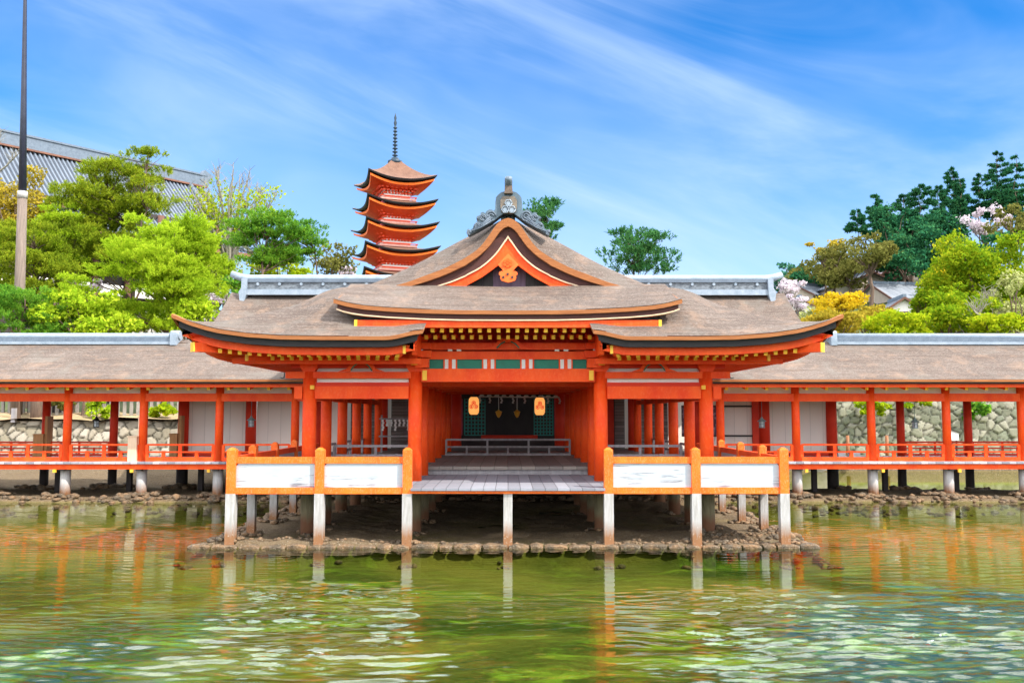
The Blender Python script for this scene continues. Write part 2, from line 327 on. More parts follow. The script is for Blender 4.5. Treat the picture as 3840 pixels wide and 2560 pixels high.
def vnoise(x, y, seed=0):                             # smooth 2-D value noise in numpy
    r = np.random.default_rng(seed).random((256,256)); xi = np.floor(x).astype(int); yi = np.floor(y).astype(int); fx = x-xi; fy = y-yi
    fx = fx*fx*(3-2*fx); fy = fy*fy*(3-2*fy); g = lambda a, b: r[a % 256, b % 256]
    return (g(xi,yi)*(1-fx)+g(xi+1,yi)*fx)*(1-fy)+(g(xi,yi+1)*(1-fx)+g(xi+1,yi+1)*fx)*fy
# ---------------------------------------------------------------- setting: ground, water, hills
def hill(x, y):
    x = np.asarray(x, dtype=float); y = np.asarray(y, dtype=float)
    back = 2.4+.085*np.clip(y-43, 0, 90)
    right = sstep(22, 44, x)*sstep(46, 62, y)*(1.5+ .085*np.clip(y-52, 0, 90)+.08*np.clip(x-14, 0, 90))
    left = sstep(-4, -22, x)*sstep(50, 90, y)*5
    return back+right+left
def zground(x, y):
    x = np.asarray(x, dtype=float); y = np.asarray(y, dtype=float)
    n = (vnoise(x*.9+50, y*.9+50, 1)-.5)*.12+(vnoise(x*3.1+9, y*3.1, 2)-.5)*.06
    z = -.38+n*.8
    nb = (vnoise(x*1.3, y*1.3+7, 3)-.5)
    isl = sstep(6.6, 6.15, np.abs(x)+nb*.25)*sstep(18.48, 18.56, y)
    z = z+(.455+n*.4)*isl
    cor = sstep(27.6+nb*.5, 28.2+nb*.5, y)
    z = np.maximum(z, z*(1-cor)+cor*(.10+n*.8))
    pool = sstep(7.5, 9.5, x)*sstep(31.6, 32.6, y)*sstep(43.2, 42, y)
    z = z*(1-pool)+pool*(-.35+n)
    sand = sstep(33, 40, y)*(1-sstep(7.5, 9.5, x)); z = z+sand*.25
    far = sstep(42.5, 43.0, y)
    return z*(1-far)+far*(.55+sstep(42.5, 44.2, y)*0)
xs = np.concatenate([np.linspace(-400,-40,14)[:-1], np.linspace(-40,-20,40)[:-1], np.linspace(-20,20,500)[:-1], np.linspace(20,40,40)[:-1], np.linspace(40,400,14)])
ys = np.concatenate([np.linspace(-400,4,12)[:-1], np.linspace(4,46,560)[:-1], np.linspace(46,700,20)])
X, Y = np.meshgrid(xs, ys, indexing='ij'); Z = zground(X, Y)
def mat_bed():
    m, t, b, o = newmat('sandy_shallow_bed'); g = t.nodes.new('ShaderNodeNewGeometry'); s = t.nodes.new('ShaderNodeSeparateXYZ'); t.links.new(g.outputs['Position'], s.inputs[0])
    big = noise(t, .16, (.8,1.1,1), 4, .6, dist=.6); mid = noise(t, .7, (.7,1.5,1), 6, .65, dist=.5); fine = noise(t, 9, (1,1,1), 6, .75)
    sand = mixc(t, rng(t, fine, .35, .65), (.185,.125,.068), (.085,.062,.037))
    sand = mixc(t, rng(t, noise(t, 60, (1,1,1), 2, .8), .58, .72, 0, .8), sand, (.75,.66,.52))
    sand = mixc(t, rng(t, mid, .5, .62, 0, .6), sand, (.17,.125,.075))
    alg = mixc(t, rng(t, mid, .4, .6), (.185,.30,.022), (.075,.16,.011))
    alg = mixc(t, rng(t, noise(t, .95, (.6,1.6,1), 7, .72, dist=.8), .42, .51, 0, .95), alg, (.014,.045,.004))
    under = mixc(t, rng(t, mt(t, 'ADD', mt(t, 'MULTIPLY', big, 1.0), mt(t, 'MULTIPLY', s.outputs['Y'], .018)), .70, .90), alg, (.22,.185,.04))
    under = mixc(t, rng(t, fine, .45, .7, 0, .30), under, (.23,.225,.065))
    wet = rng(t, s.outputs['Z'], -.12, .06)
    c = mixc(t, wet, under, sand)
    t.links.new(c, b.inputs['Base Color']); b.inputs['Roughness'].default_value = .9; b.inputs['Specular IOR Level'].default_value = .15
    bump(t, b, mt(t, 'ADD', fine, mid), .05); return m
npmesh('ground', np.stack([X,Y,Z],-1).reshape(-1,3), gridF(*X.shape), mat_bed(), smooth=True)['kind'] = 'structure'
# water
wx = np.concatenate([np.linspace(-400,-20,14)[:-1], np.linspace(-20,20,620)[:-1], np.linspace(20,400,14)])
wy = np.concatenate([np.linspace(-400,5,14)[:-1], np.linspace(5,14,230)[:-1], np.linspace(14,28,240)[:-1], np.linspace(28,44,60)])
X, Y = np.meshgrid(wx, wy, indexing='ij'); H = np.zeros_like(X); r2 = np.random.default_rng(3)
wn_ = 1.4*(vnoise(X*.6+30, Y*.6+30, 5)-.5); pn = .45+.55*sstep(.25,.65, vnoise(X*.9+3, Y*1.6+11, 6))
m1 = sstep(1.4,3.0,X+wn_)*sstep(15.2,13.2,Y+wn_)*(.75+.25*sstep(12,10,Y)); m2 = sstep(-.9,-1.5,X+wn_*.5)*sstep(-4.6,-3.6,X+wn_*.5)*sstep(15.6,14.4,Y+wn_*.4); m3 = sstep(12.2,9.6,Y+wn_)*sstep(-.2,-1.6,X+wn_)
amp = .11+.95*np.clip(np.maximum(np.maximum(m1, m2*.9), m3*.8), 0, 1)*pn
wx1 = X+.3*(vnoise(X*.8, Y*.8, 8)-.5); wy1 = Y+.45*(vnoise(X*.7+40, Y*.7, 9)-.5)
for k in range(64):
    lam = .085*(.36/.085)**r2.random()**.85; th = math.radians(90+(-10 if k % 2 else 6)+r2.normal()*(5+1.0/lam)); kk = 2*math.pi/lam
    ph = kk*(math.cos(th)*wx1+math.sin(th)*wy1)+r2.random()*6.28; H += .0080*lam*(np.sin(ph)+.28*np.cos(2*ph+3.14))
H *= amp*sstep(27.5, 26.5, Y)*(np.abs(X) < 20.1)*(Y > 4.9)
def mat_water():
    m, t, b, o = newmat('shallow_water'); t.nodes.remove(b)
    tr = t.nodes.new('ShaderNodeBsdfTransparent'); tr.inputs[0].default_value = (.84,.94,.68,1)
    gl = t.nodes.new('ShaderNodeBsdfGlossy'); gl.inputs['Roughness'].default_value = .03; gl.inputs[0].default_value = (1,1,1,1)
    fr = t.nodes.new('ShaderNodeFresnel'); fr.inputs['IOR'].default_value = 1.40; mxs = t.nodes.new('ShaderNodeMixShader')
    bn = t.nodes.new('ShaderNodeBump'); bn.inputs['Strength'].default_value = 1; bn.inputs['Distance'].default_value = 1.0
    va = t.nodes.new('ShaderNodeVertexColor'); va.layer_name = 'Col'; sp_ = t.nodes.new('ShaderNodeSeparateColor'); t.links.new(va.outputs[0], sp_.inputs[0])
    hgt_ = mt(t, 'ADD', mt(t, 'MULTIPLY', noise(t, 2.6, (1,3.6,1), 3, .55, dist=.4), .0035), mt(t, 'MULTIPLY', noise(t, 9, (1,3.4,1), 4, .65), .0022))
    t.links.new(mt(t, 'MULTIPLY', hgt_, sp_.outputs[0]), bn.inputs['Height'])
    t.links.new(bn.outputs[0], gl.inputs['Normal']); t.links.new(bn.outputs[0], fr.inputs['Normal'])
    t.links.new(mt(t, 'MULTIPLY', fr.outputs[0], .92), mxs.inputs[0]); t.links.new(tr.outputs[0], mxs.inputs[1]); t.links.new(gl.outputs[0], mxs.inputs[2]); t.links.new(mxs.outputs[0], o.inputs[0]); return m
ac = np.clip(amp, 0, 1.2); npmesh('water', np.stack([X,Y,H],-1).reshape(-1,3), gridF(*X.shape), mat_water(), smooth=True, col=np.stack([ac,ac,ac,np.ones_like(ac)],-1).reshape(-1,4))['kind'] = 'structure'
# hills behind
hx = np.linspace(-260, 320, 150); hy = np.linspace(45.8, 420, 130); X, Y = np.meshgrid(hx, hy, indexing='ij')
Z = hill(X, Y)+(vnoise(X*.2+90, Y*.2, 12)-.5)*1.2*sstep(46,55,Y)
Z = Z*sstep(420, 180, Y)
MOSS = M('mossy_slope', (.05,.08,.02), (.09,.10,.03), .4, (1,1,1), .95, .1, 3)
npmesh('hill', np.stack([X,Y,Z],-1).reshape(-1,3), gridF(*X.shape), MOSS, smooth=True)['kind'] = 'structure'
# stone walls: real relief from a cell pattern
def mat_vcol(name):
    m, t, b, o = newmat(name); a = t.nodes.new('ShaderNodeVertexColor'); a.layer_name = 'Col'
    c = mixc(t, rng(t, noise(t, 5, (1,1,1), 5, .7), .3, .7, 0, .5), a.outputs[0], (.25,.23,.16), 'MIX'); t.links.new(c, b.inputs['Base Color']); b.inputs['Roughness'].default_value = .9
    bump(t, b, noise(t, 12, (1,1,1), 4, .7), .03); return m
MSTONE = mat_vcol('rough_stone_masonry')
def stone_wall(name, x0, x1, y0, y1, z0, z1, cell, cols, label, seed, lean=.25, step=.06):
    r = np.random.default_rng(seed); Lg = math.hypot(x1-x0, y1-y0); a, b = int(Lg/step), int((z1-z0)/step)
    S, T = np.meshgrid(np.linspace(0,Lg,a), np.linspace(0,z1-z0,b), indexing='ij')
    ns, ntt = int(Lg/cell/1.15)+3, int((z1-z0)/cell)+3; sx, sz = [], []
    for i in range(-1, ns):
        for j in range(-1, ntt): sx.append((i+.5*(j%2)+r.uniform(-.48,.48))*cell*1.15); sz.append((j+r.uniform(-.48,.48))*cell)
    sx, sz = np.array(sx), np.array(sz); wS = S+.05*(vnoise(S*3,T*3,seed)-.5); f1 = np.full(S.shape, 9.); f2 = f1.copy(); idx = np.zeros(S.shape, int)
    for k in range(len(sx)):
        d = np.hypot((wS-sx[k])/1.1, T-sz[k]); c = d < f1; f2 = np.where(c, f1, np.minimum(f2, d)); idx = np.where(c, k, idx); f1 = np.where(c, d, f1)
    e = sstep(0, cell*.16, f2-f1); off = e*cell*.25+(r.random(len(sx))[idx]-.5)*cell*.25*e
    nx, ny = (y1-y0)/Lg, -(x1-x0)/Lg
    U = S/Lg; X = x0+(x1-x0)*U+nx*(off-lean*T); Y = y0+(y1-y0)*U+ny*(off-lean*T); Z = z0+T
    base = np.array([cols[i] for i in r.integers(0, len(cols), len(sx))])*(r.random((len(sx),1))*.4+.8); c = base[idx]*(.12+.88*e[...,None])
    C = np.concatenate([c, np.ones(c.shape[:2]+(1,))], -1)
    V = np.stack([X,Y,Z],-1).reshape(-1,3); org = (float((x0+x1)/2), float((y0+y1)/2), float(z0))
    # solid back: extrude as a closing sheet
    Xb = x0+(x1-x0)*U-nx*1.6; Yb = y0+(y1-y0)*U-ny*1.6
    top = np.stack([np.stack([X[:,-1],Y[:,-1],Z[:,-1]],-1), np.stack([Xb[:,-1],Yb[:,-1],Z[:,-1]+.12],-1)],1).reshape(-1,3)
    n0 = len(V); V = np.concatenate([V, top]); F = np.concatenate([gridF(a,b), gridF(a,2)+n0])
    C = np.concatenate([C.reshape(-1,4), np.tile([.3,.24,.15,1], (len(top),1))])
    o = npmesh(name, V, F, MSTONE, None, True, org, C); o.location = org; return tag(o, label, 'wall')
stone_wall('stone_wall', -34, -7, 41.6, 41.6, .15, 2.35, .42, [(.34,.295,.225),(.25,.215,.15),(.43,.385,.31),(.20,.175,.13)], 'pale dry stone wall of rounded blocks beneath the pine bank', 21)
stone_wall('stone_wall', 8, 32, 44.6, 44.0, .3, 4.1, .36, [(.22,.225,.16),(.155,.175,.125),(.31,.30,.235),(.12,.135,.09)], 'tall mossy grey stone retaining wall behind the corridor with the white signboard', 22, .12)
stone_wall('stone_wall', -21.5, -13.0, 50.5, 50.5, 5.6, 8.5, .5, [(.58,.54,.50),(.45,.42,.36),(.66,.62,.58)], 'weathered stone embankment showing above the corridor roof beside the upturned eave', 23, .15)
bk = MB(); P = []
for i in range(60):
    x = -40+i*.6; P.append([(x, y, 2.3+.09*(y-42.5)+.35*float(vnoise(np.array(x*.9), np.array(y*.9), 14))) for y in (41.75, 42.6, 43.5, 44.6, 46)])
bk.grid(P); bk.build('bank', M('reddish_sandy_bank', (.48,.33,.20), (.30,.22,.12), .8, (1,1,1), .95, .05, 6, .3, .7, (.25,.3,.06), .5))['kind'] = 'structure'
# kerb of cut stones round the sand bank under the pavilion
kerb = thing('stone_kerb', 'low kerb of mossy brown cut stones along the water in front of the pavilion', 'kerb', (0,18.15,0))
x = -6.45; rk = random.Random(5)
def rough_block(mb, x0, x1, y0, y1, z0, z1, r, n=3, amp=.022):
    P = []; 
    nx = max(2, int((x1-x0)/.1))
    prof = [(y0,z0),(y0,z1-.03),(y0+.03,z1),(y1,z1)]
    for i in range(nx+1):
        e = .03 if i in (0, nx) else 0
        P.append([(x0+(x1-x0)*i/nx+r.uniform(-1,1)*amp*.5, a+e+r.uniform(-1,1)*amp, b+(-e if b > z0 else 0)+r.uniform(-1,1)*amp) for a, b in prof])
    mb.grid(P, 0, True, True)
while x < 6.2:
    wdt = rk.uniform(.28, .62); mb = MB(); rough_block(mb, x+.02, min(x+wdt, 6.3)-.02, 18.42+rk.uniform(-.03,.03), 18.68, -.03, .078+rk.uniform(-.012,.012), rk, amp=.011); mb.sm = [False]*len(mb.sm); part('kerb_block', mb, ROCK, kerb); x += wdt
# rubble (nobody could count it)
ico = [(0,0,-1),(.72,-.53,-.45),(-.28,-.85,-.45),(-.89,0,-.45),(-.28,.85,-.45),(.72,.53,-.45),(.28,-.85,.45),(-.72,-.53,.45),(-.72,.53,.45),(.28,.85,.45),(.89,0,.45),(0,0,1)]
icf = [(0,1,2),(1,0,5),(0,2,3),(0,3,4),(0,4,5),(1,5,10),(2,1,6),(3,2,7),(4,3,8),(5,4,9),(1,10,6),(2,6,7),(3,7,8),(4,8,9),(5,9,10),(6,10,11),(7,6,11),(8,7,11),(9,8,11),(10,9,11)]
ico = np.array(ico); icf = np.array(icf)
def stones(C, R, seed):
    r = np.random.default_rng(seed); n = len(C); V = ico[None]*(1+.3*(r.random((n,12,1))-.5))*np.asarray(R)[:,None,None]*np.stack([r.uniform(.8,1.4,n), r.uniform(.8,1.3,n), r.uniform(.45,.8,n)],-1)[:,None,:]
    a = r.random(n)*6.28; ca, sa = np.cos(a)[:,None], np.sin(a)[:,None]; V = np.stack([V[...,0]*ca-V[...,1]*sa, V[...,0]*sa+V[...,1]*ca, V[...,2]],-1)+np.asarray(C)[:,None,:]
    return V.reshape(-1,3), (icf[None]+12*np.arange(n)[:,None,None]).reshape(-1,3)
C, R = [], []; rr = np.random.default_rng(8)
def scatter(n, fx, fy, r0, r1, dz=0.):
    x = fx(n); y = fy(n); r = rr.uniform(r0, r1, n)**1; z = zground(x, y)+r*.25+dz
    C.extend(np.stack([x,y,z],-1).tolist()); R.extend(r.tolist())
for sg in (-1, 1):
    scatter(260, lambda n: sg*(6.35+rr.normal(size=n)*.16), lambda n: rr.uniform(18.3, 27, n), .04, .12)
scatter(220, lambda n: rr.uniform(-6.4,6.4,n), lambda n: 18.72+np.abs(rr.normal(size=n))*.12, .025, .06)
scatter(240, lambda n: rr.uniform(4.2,6.3,n), lambda n: rr.uniform(18.5,20,n), .02, .06)
scatter(900, lambda n: rr.uniform(-19,19,n), lambda n: 28.0+rr.normal(size=n)*.25, .04, .13)
CX = [6.75+2.4*k for k in range(6)]
for sg in (-1,1):
    for cx in CX:
        scatter(60, lambda n: sg*cx+rr.normal(size=n)*.30, lambda n: 28.85+rr.normal(size=n)*.25, .05, .13, .04)
        scatter(34, lambda n: sg*cx+rr.normal(size=n)*.35, lambda n: 32.1+rr.normal(size=n)*.3, .08, .17, .02)
for px, py in [(-5.65,18.62),(-3.77,18.62),(-2.06,18.62),(0,18.62),(2.06,18.62),(3.83,18.62),(5.65,18.62)]+[(sx*5.65,yy) for sx in (-1,1) for yy in (20.26,22.16,24.16)]+[(sx*xx,yy) for sx in (-1,1) for xx in (2.09,4.47) for yy in (20.5,22.4,24.6)]:
    scatter(26, lambda n: px+rr.normal(size=n)*.16, lambda n: py+rr.normal(size=n)*.16, .03, .085, .01)
V, F = stones(C, R, 4); npmesh('rubble', V, F, ROCK, smooth=False)['kind'] = 'stuff'
V, F = stones([(14.5,43.2,.75)], [1.15], 9); V[:,2] = (V[:,2]-.75)*1.6+.6
o = npmesh('boulder', V, F, ROCKG, None, True, (14.5,43.2,.2)); o.location = (14.5,43.2,.2); tag(o, 'rounded grey boulder at the foot of the mossy stone wall', 'boulder')
sb = o.modifiers.new('s', 'SUBSURF'); sb.levels = sb.render_levels = 2
# ---------------------------------------------------------------- the pavilion
pav = thing('shrine_pavilion', 'vermilion shrine pavilion with curved bark roof and white front panels standing on posts', 'shrine building', (0,20.5,0))
AI, AO = 2.09, 4.47; ROWS = [20.5, 22.4, 24.6, 26.9, 29.0, 31.4]; YE, AE = 18.4, 6.86
_fx = [0,.5,1.07,2.23,3.27,4.13,5.31,6.1,6.86,7.6]; _fz = [7.46,7.28,7.0,6.36,5.88,5.50,4.96,4.60,4.28,3.98]
_tx = np.linspace(0,7.6,153); _tz = np.interp(_tx, _fx, _fz); _tz = np.convolve(np.pad(_tz, 6, 'edge'), np.ones(13)/13, 'valid'); _tz[-12:] = np.interp(_tx[-12:], _fx, _fz)
F_ = lambda a: float(np.interp(a, _tx, _tz))
fl = lambda d: float(np.interp(d, [0,.37,.7,.95,1.52,2.2,3], [.455,.30,.20,.14,.06,.012,0]))
def eave_front(a): return 4.28+fl(AE-a)+.13*float(sstep(2.5,1.72,a))
def ze(a): return float(np.interp(abs(a), [0,1.0,1.7,2.52,3.0,3.3,3.66], [4.865,4.868,4.885,4.925,4.965,5.01,5.10]))
def cz(a, y):
    t = (y-18.9)/2.05; return ze(a)+(5.63+.02*a-ze(a))*max(t,0)**1.05 if t >= 0 else ze(a)
def lower(a, y):
    dx, dy = AE-a, y-YE; h1, h2 = F_(a), F_(AE-dy); k = .12; d = h1-h2
    h = min(h1,h2)-k*.25*math.exp(-(d/k)**2) if abs(d) < 1 else min(h1,h2)
    h += fl(max(dx,dy))*math.exp(-max(min(dx,dy),0)*.9)
    if dx > 3.0: h += .13*float(sstep(2.5,1.72,a))*math.exp(-dy*1.2)
    b = float(sstep(3.1,3.75,a)*(1-sstep(3.7,4.9,a))*sstep(18.7,20.2,y)*(1-sstep(20.9,22.5,y)))
    return h+(max(cz(min(a,3.66),min(y,20.95))-.04, h)-h)*b*.9
Vx = [(1907,817),(1874,829),(1852,858),(1828,896),(1796,935),(1740,972),(1670,1007),(1600,1033),(1540,1056),(1472,1076),(1380,1092),(1240,1104)]
_va = [abs(at(u,v,20.9).x-at(1907,v,20.9).x) for u,v in Vx]; _vz = [at(u,v,20.9).z for u,v in Vx]
_vt = np.linspace(0,4.1,165); _vv = np.interp(_vt, _va, _vz); _vv = np.convolve(np.pad(_vv, 4, 'edge'), np.ones(9)/9, 'valid')
V_ = lambda a: float(np.interp(a, _vt, _vv))
roof = MB()
for s in (-1, 1):
    g1 = [[(s*a, y, lower(a,y)) for y in np.linspace(YE,21.0,22)] for a in np.linspace(1.72,4.07,26)]
    g2 = [[(s*a, y, lower(a,y)) for y in np.linspace(YE,28.2,74)] for a in np.linspace(4.07,AE,32)]
    g3 = []
    for a in np.concatenate([np.linspace(0,1.2,22)[:-1], np.linspace(1.2,4.1,30)]):
        row = []
        for t in np.concatenate([np.linspace(0,1,14)[:-1], np.linspace(1,5.2,12)]):
            e = math.sin(min(t,1)*math.pi/2)**1.1; row.append((s*a, 20.9+t*1.25, V_(a)+(F_(a)-V_(a))*e if a < 4.05 else V_(a)+(F_(a)-V_(a))*e))
        g3.append(row)
    for g in (g1, g2, g3): roof.grid(g, 0, True, flip=(s > 0))
roofo = part('roof', roof, THATCH, pav)
cr = MB(); cr.grid([[(a, y, cz(abs(a), y)) for y in np.linspace(18.9,20.98,18)] for a in np.linspace(-3.66,3.66,74)], 0, True)
part('raised_roof', cr, THATCH, pav)
def bands(name, path, inw, z0, z1, inset, depth, mat, parent=pav, dzi=0.):
    """solid strip along an eave path: path top points, inw inward unit vectors"""
    A, B, C, D = [], [], [], []
    for p, n in zip(path, inw):
        p = Vector(p); n = Vector(n); dp = depth if n.x == 0 else min(depth, .05); o = p+n*inset; i = p+n*(inset+dp)
        A.append(o+Vector((0,0,-z0))); B.append(i+Vector((0,0,-z0+dzi))); C.append(i+Vector((0,0,-z1+dzi))); D.append(o+Vector((0,0,-z1)))
    return part(name, MB().strip(A,B,C,D), mat, parent)
for s in (-1, 1):
    path, inw = [], []
    for y in (19.5,19.2,18.9,18.6): path.append((s*1.74, y, lower(1.74,y))); inw.append((s,0,0))
    path.append((s*1.74, YE, eave_front(1.72))); inw.append((s,1,0))
    for a in np.linspace(1.95,AE-.12,44): path.append((s*a, YE, eave_front(a))); inw.append((0,1,0))
    path.append((s*AE, YE, eave_front(AE))); inw.append((-s,1,0))
    for y in np.linspace(YE+.12,28.2,44): path.append((s*AE, y, 4.28+fl(y-YE))); inw.append((-s,0,0))
    bands('eave_edge', path, inw, .012, .088, 0, .4, BRNB)
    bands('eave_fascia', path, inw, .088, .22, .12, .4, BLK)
    bands('eave_beam', path, inw, .22, .375, .30, .16, RED)
    sp = MB(); G = []
    for p, n in zip(path[4:], inw[4:]):
        row = []
        for t, dz in ((.34,-.30),(1.2,-.14),(2.1,.0)):
            q = Vector(p)+Vector(n)*t; q.z = 4.28+(p[2]-4.28)*(1-t/2.6)+dz; row.append(tuple(q))
        G.append(row)
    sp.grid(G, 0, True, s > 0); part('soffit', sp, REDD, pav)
path = [(-3.64,y,cz(3.66,y)) for y in (20.6,20,19.5,19.15)]; inw = [(1,0,0)]*4
path.append((-3.66,18.9,ze(3.66))); inw.append((1,1,0))
for a in np.linspace(-3.5,3.5,60): path.append((a,18.9,ze(a))); inw.append((0,1,0))
path.append((3.66,18.9,ze(3.66))); inw.append((-1,1,0)); path += [(3.64,y,cz(3.66,y)) for y in (19.15,19.5,20,20.6)]; inw += [(-1,0,0)]*4
bands('raised_eave_edge', path, inw, .012, .095, 0, .4, BRNB); bands('raised_eave_fascia', path, inw, .095, .20, .07, .3, DBRN)
bands('raised_eave_trim', path[4:-4], inw[4:-4], .198, .225, .05, .3, CREAM)
mb = MB().box(-3.17,3.17,19.0,19.14,4.505,4.66); part('raised_eave_beam', mb, RED, pav)
for s in (-1,1): part('beam_cap', MB().box(s*3.172,s*3.235,18.985,19.155,4.50,4.665), YEL, pav)
part('raised_soffit', MB().grid([[(a,19.1,4.62),(a,20.7,4.80)] for a in (-3.2,3.2)]), REDD, pav)
# verge: bark edge, dark band, cream trim, bargeboard
def vpoly(pts): 
    return [(abs(at(u,v,20.9).x-at(1906,v,20.9).x), at(u,v,20.9).z) for u,v in pts]
e_top = [(a, V_(a)) for a in _vt[::4]]
def resamp(pts, xs):
    p = sorted(pts); z = np.interp(xs, [q[0] for q in p], [q[1] for q in p]); zz = np.convolve(np.pad(z, 2, 'edge'), np.ones(5)/5, 'valid'); zz[0] = z[0]; return zz
ax = np.concatenate([np.linspace(0,1.0,26)[:-1], np.linspace(1.0,3.95,40)])
zt = np.array([V_(a) for a in ax])
z1 = resamp(vpoly([(1906,849),(1885,856),(1866,880),(1840,920),(1796,962),(1740,998),(1670,1031),(1600,1056),(1540,1074),(1472,1090),(1380,1100),(1240,1108)]), ax)
z2 = resamp(vpoly([(1906,880),(1863,944),(1830,977),(1796,1003),(1705,1049),(1600,1081),(1500,1100),(1380,1110),(1240,1112)]), ax)
z2b = resamp(vpoly([(1906,890),(1863,952),(1830,984),(1796,1009),(1705,1054),(1600,1085),(1500,1103),(1380,1112),(1240,1114)]), ax)
z3 = resamp(vpoly([(1906,962),(1863,996),(1810,1035),(1740,1073),(1700,1090),(1600,1110),(1500,1116),(1240,1118)]), ax)
z2b[:12] = np.minimum(z2b[:12], z2[:12]-.03)
def vband(name, up, lo, y0, y1, mat, amax=3.95):
    xs_ = [-a for a in ax[::-1]]+[a for a in ax[1:]]; u2 = list(up[::-1])+list(up[1:]); l2 = list(lo[::-1])+list(lo[1:]); k = [i for i, x in enumerate(xs_) if abs(x) <= amax]
    X_ = [xs_[i] for i in k]; U = [u2[i] for i in k]; Lw = [l2[i] for i in k]
    return part(name, MB().strip([(x,y0,z) for x,z in zip(X_,U)], [(x,y1,z) for x,z in zip(X_,U)], [(x,y1,z) for x,z in zip(X_,Lw)], [(x,y0,z) for x,z in zip(X_,Lw)]), mat, pav)
vband('gable_bark_edge', zt+.004, z1, 20.88, 21.3, BRNB); vband('gable_dark_band', z1, z2, 21.0, 21.3, DBRN); vband('gable_trim', z2, z2b, 20.965, 21.3, CREAM); vband('bargeboard', z2b, z3, 21.02, 21.1, RED, 3.2)
gw = [(0, z2[0])]+[(a, z) for a, z in zip(ax, z2) if a < 3.4]; gw = [(-a, z) for a, z in gw[::-1]]+gw[1:]
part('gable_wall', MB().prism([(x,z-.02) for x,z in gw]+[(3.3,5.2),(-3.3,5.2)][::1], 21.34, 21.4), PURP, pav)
for u in (1790,1830,1990,2030): p = at(u,1030,21.3); mb = MB().box(p.x-.12,p.x+.12,21.28,21.36,p.z-.5,p.z+.04+(.0 if u in (1790,2030) else .12)); part('gable_board', mb, DARKW, pav)
part('gable_tie_beam', MB().box(-1.7,1.7,21.15,21.3,5.52,5.66), DARKW, pav)
# pendant
PENDM = M('carved_orange_paint', (.93,.17,.02), (.85,.11,.012), 6, bd=0)
def zp(x, y, Y=20.95, ox=1600, oy=600, sc=.3507): q = at(ox+x*sc, oy+y*sc, Y); return (q.x, q.z)
half = [(872,1000),(760,1120),(800,1160),(822,1192),(800,1188),(775,1200),(772,1225),(790,1240),(785,1262),(800,1290),(835,1302),(872,1312)]
cx0 = zp(872,1100)[0]; hp = [zp(*q) for q in half]; poly = hp+[(2*cx0-x, z) for x,z in hp[::-1][1:-1]]
pend = part('gable_pendant', MB().prism(poly, 20.92, 21.0), PENDM, pav)
c = zp(866,1105); mb = MB()
for k in range(6): a = k*math.pi/3+.52; mb.tube([(c[0]+.075*math.cos(a),20.89,c[1]+.075*math.sin(a)),(c[0]+.075*math.cos(a),20.93,c[1]+.075*math.sin(a))], .04, 8)
mb.tube([(c[0],20.88,c[1]),(c[0],20.93,c[1])], .035, 8); part('flower_boss', mb, RED, pend)
for q in ((866,1222),(820,1255),(915,1255)): w_ = zp(*q); part('pendant_hole', MB().tube([(w_[0],20.9,w_[1]),(w_[0],20.935,w_[1])], .03, 8), DARKW, pend)
# ridge ornament
def sym(pts, cxp=877):
    c0 = zp(cxp,400,21.25)[0]; h = [zp(x,y,21.25) for x,y in pts]; return h+[(2*c0-x, z) for x,z in h[::-1]]
orn = part('ridge_ornament', MB().prism(sym([(850,352),(800,362),(762,392),(742,420),(735,470),(733,545),(716,560),(700,548),(668,546),(640,565),(628,585),(604,572),(580,580),(574,606),(540,618),(534,634),(558,648),(566,662),(530,680),(506,708),(496,745),(470,762),(446,750),(432,768),(438,800),(458,812),(560,760),(700,680),(775,620),(820,590)]), 21.08, 21.42), IRON, pav)
for sx in (-1,1):
    mb = MB()
    for px, py, r_ in ((690,600,.11),(600,615,.07),(545,700,.06),(650,610,.05),(455,775,.05)):
        q = zp(px,py,21.05); q = (q[0] if sx < 0 else 2*zp(877,400,21.25)[0]-q[0], q[1])
        for rr_ in (1,.5): mb.tube([(q[0]+r_*rr_*math.cos(t),21.06,q[1]+r_*rr_*math.sin(t)) for t in np.linspace(0,5.2,12)], .016, 5)
    for t0 in (0,1,2):
        q0 = zp(690-t0*4,650-t0*22,21.05); q1 = zp(480+t0*30,760-t0*25,21.05); m_ = ((q0[0]+q1[0])/2, (q0[1]+q1[1])/2-.03)
        fx = (lambda q: q[0]) if sx < 0 else (lambda q: 2*zp(877,400,21.25)[0]-q[0])
        mb.tube([(fx(q0),21.06,q0[1]),(fx(m_),21.05,m_[1]),(fx(q1),21.06,q1[1])], .02, 5)
    part('scroll_carving', mb, TILE, orn)
mb = MB().prism(sym([(815,412),(790,450),(790,530),(800,575),(830,592)]), 21.02, 21.1); part('crest_plate', mb, M('brownish_crest_metal', (.22,.17,.12), (.12,.10,.08), 6, rough=.5), orn)
for q in ((875,462),(840,530),(912,530)):
    c = zp(q[0],q[1],21.0); mb = MB(); mb.tube([(c[0]+.085*math.cos(k*math.pi/3),20.99,c[1]+.085*math.sin(k*math.pi/3)) for k in range(7)], .016, 5)
    mb.tube([(c[0],20.995,c[1]),(c[0],21.03,c[1])], .055, 10); part('hexagon_crest', mb, TILEL, orn)
a0, a1 = at(1907,727,21.1), at(1907,672,20.75)
mb = MB().prism([(a0.x-.10,a0.z-.02),(a0.x+.10,a0.z-.02),(a0.x+.085,at(1907,702,21.1).z),(a0.x-.085,at(1907,702,21.1).z)], 20.95, 21.3, 0); part('ornament_neck', mb, M('brown_neck_metal', (.16,.11,.08), (.09,.07,.055), 6), orn)
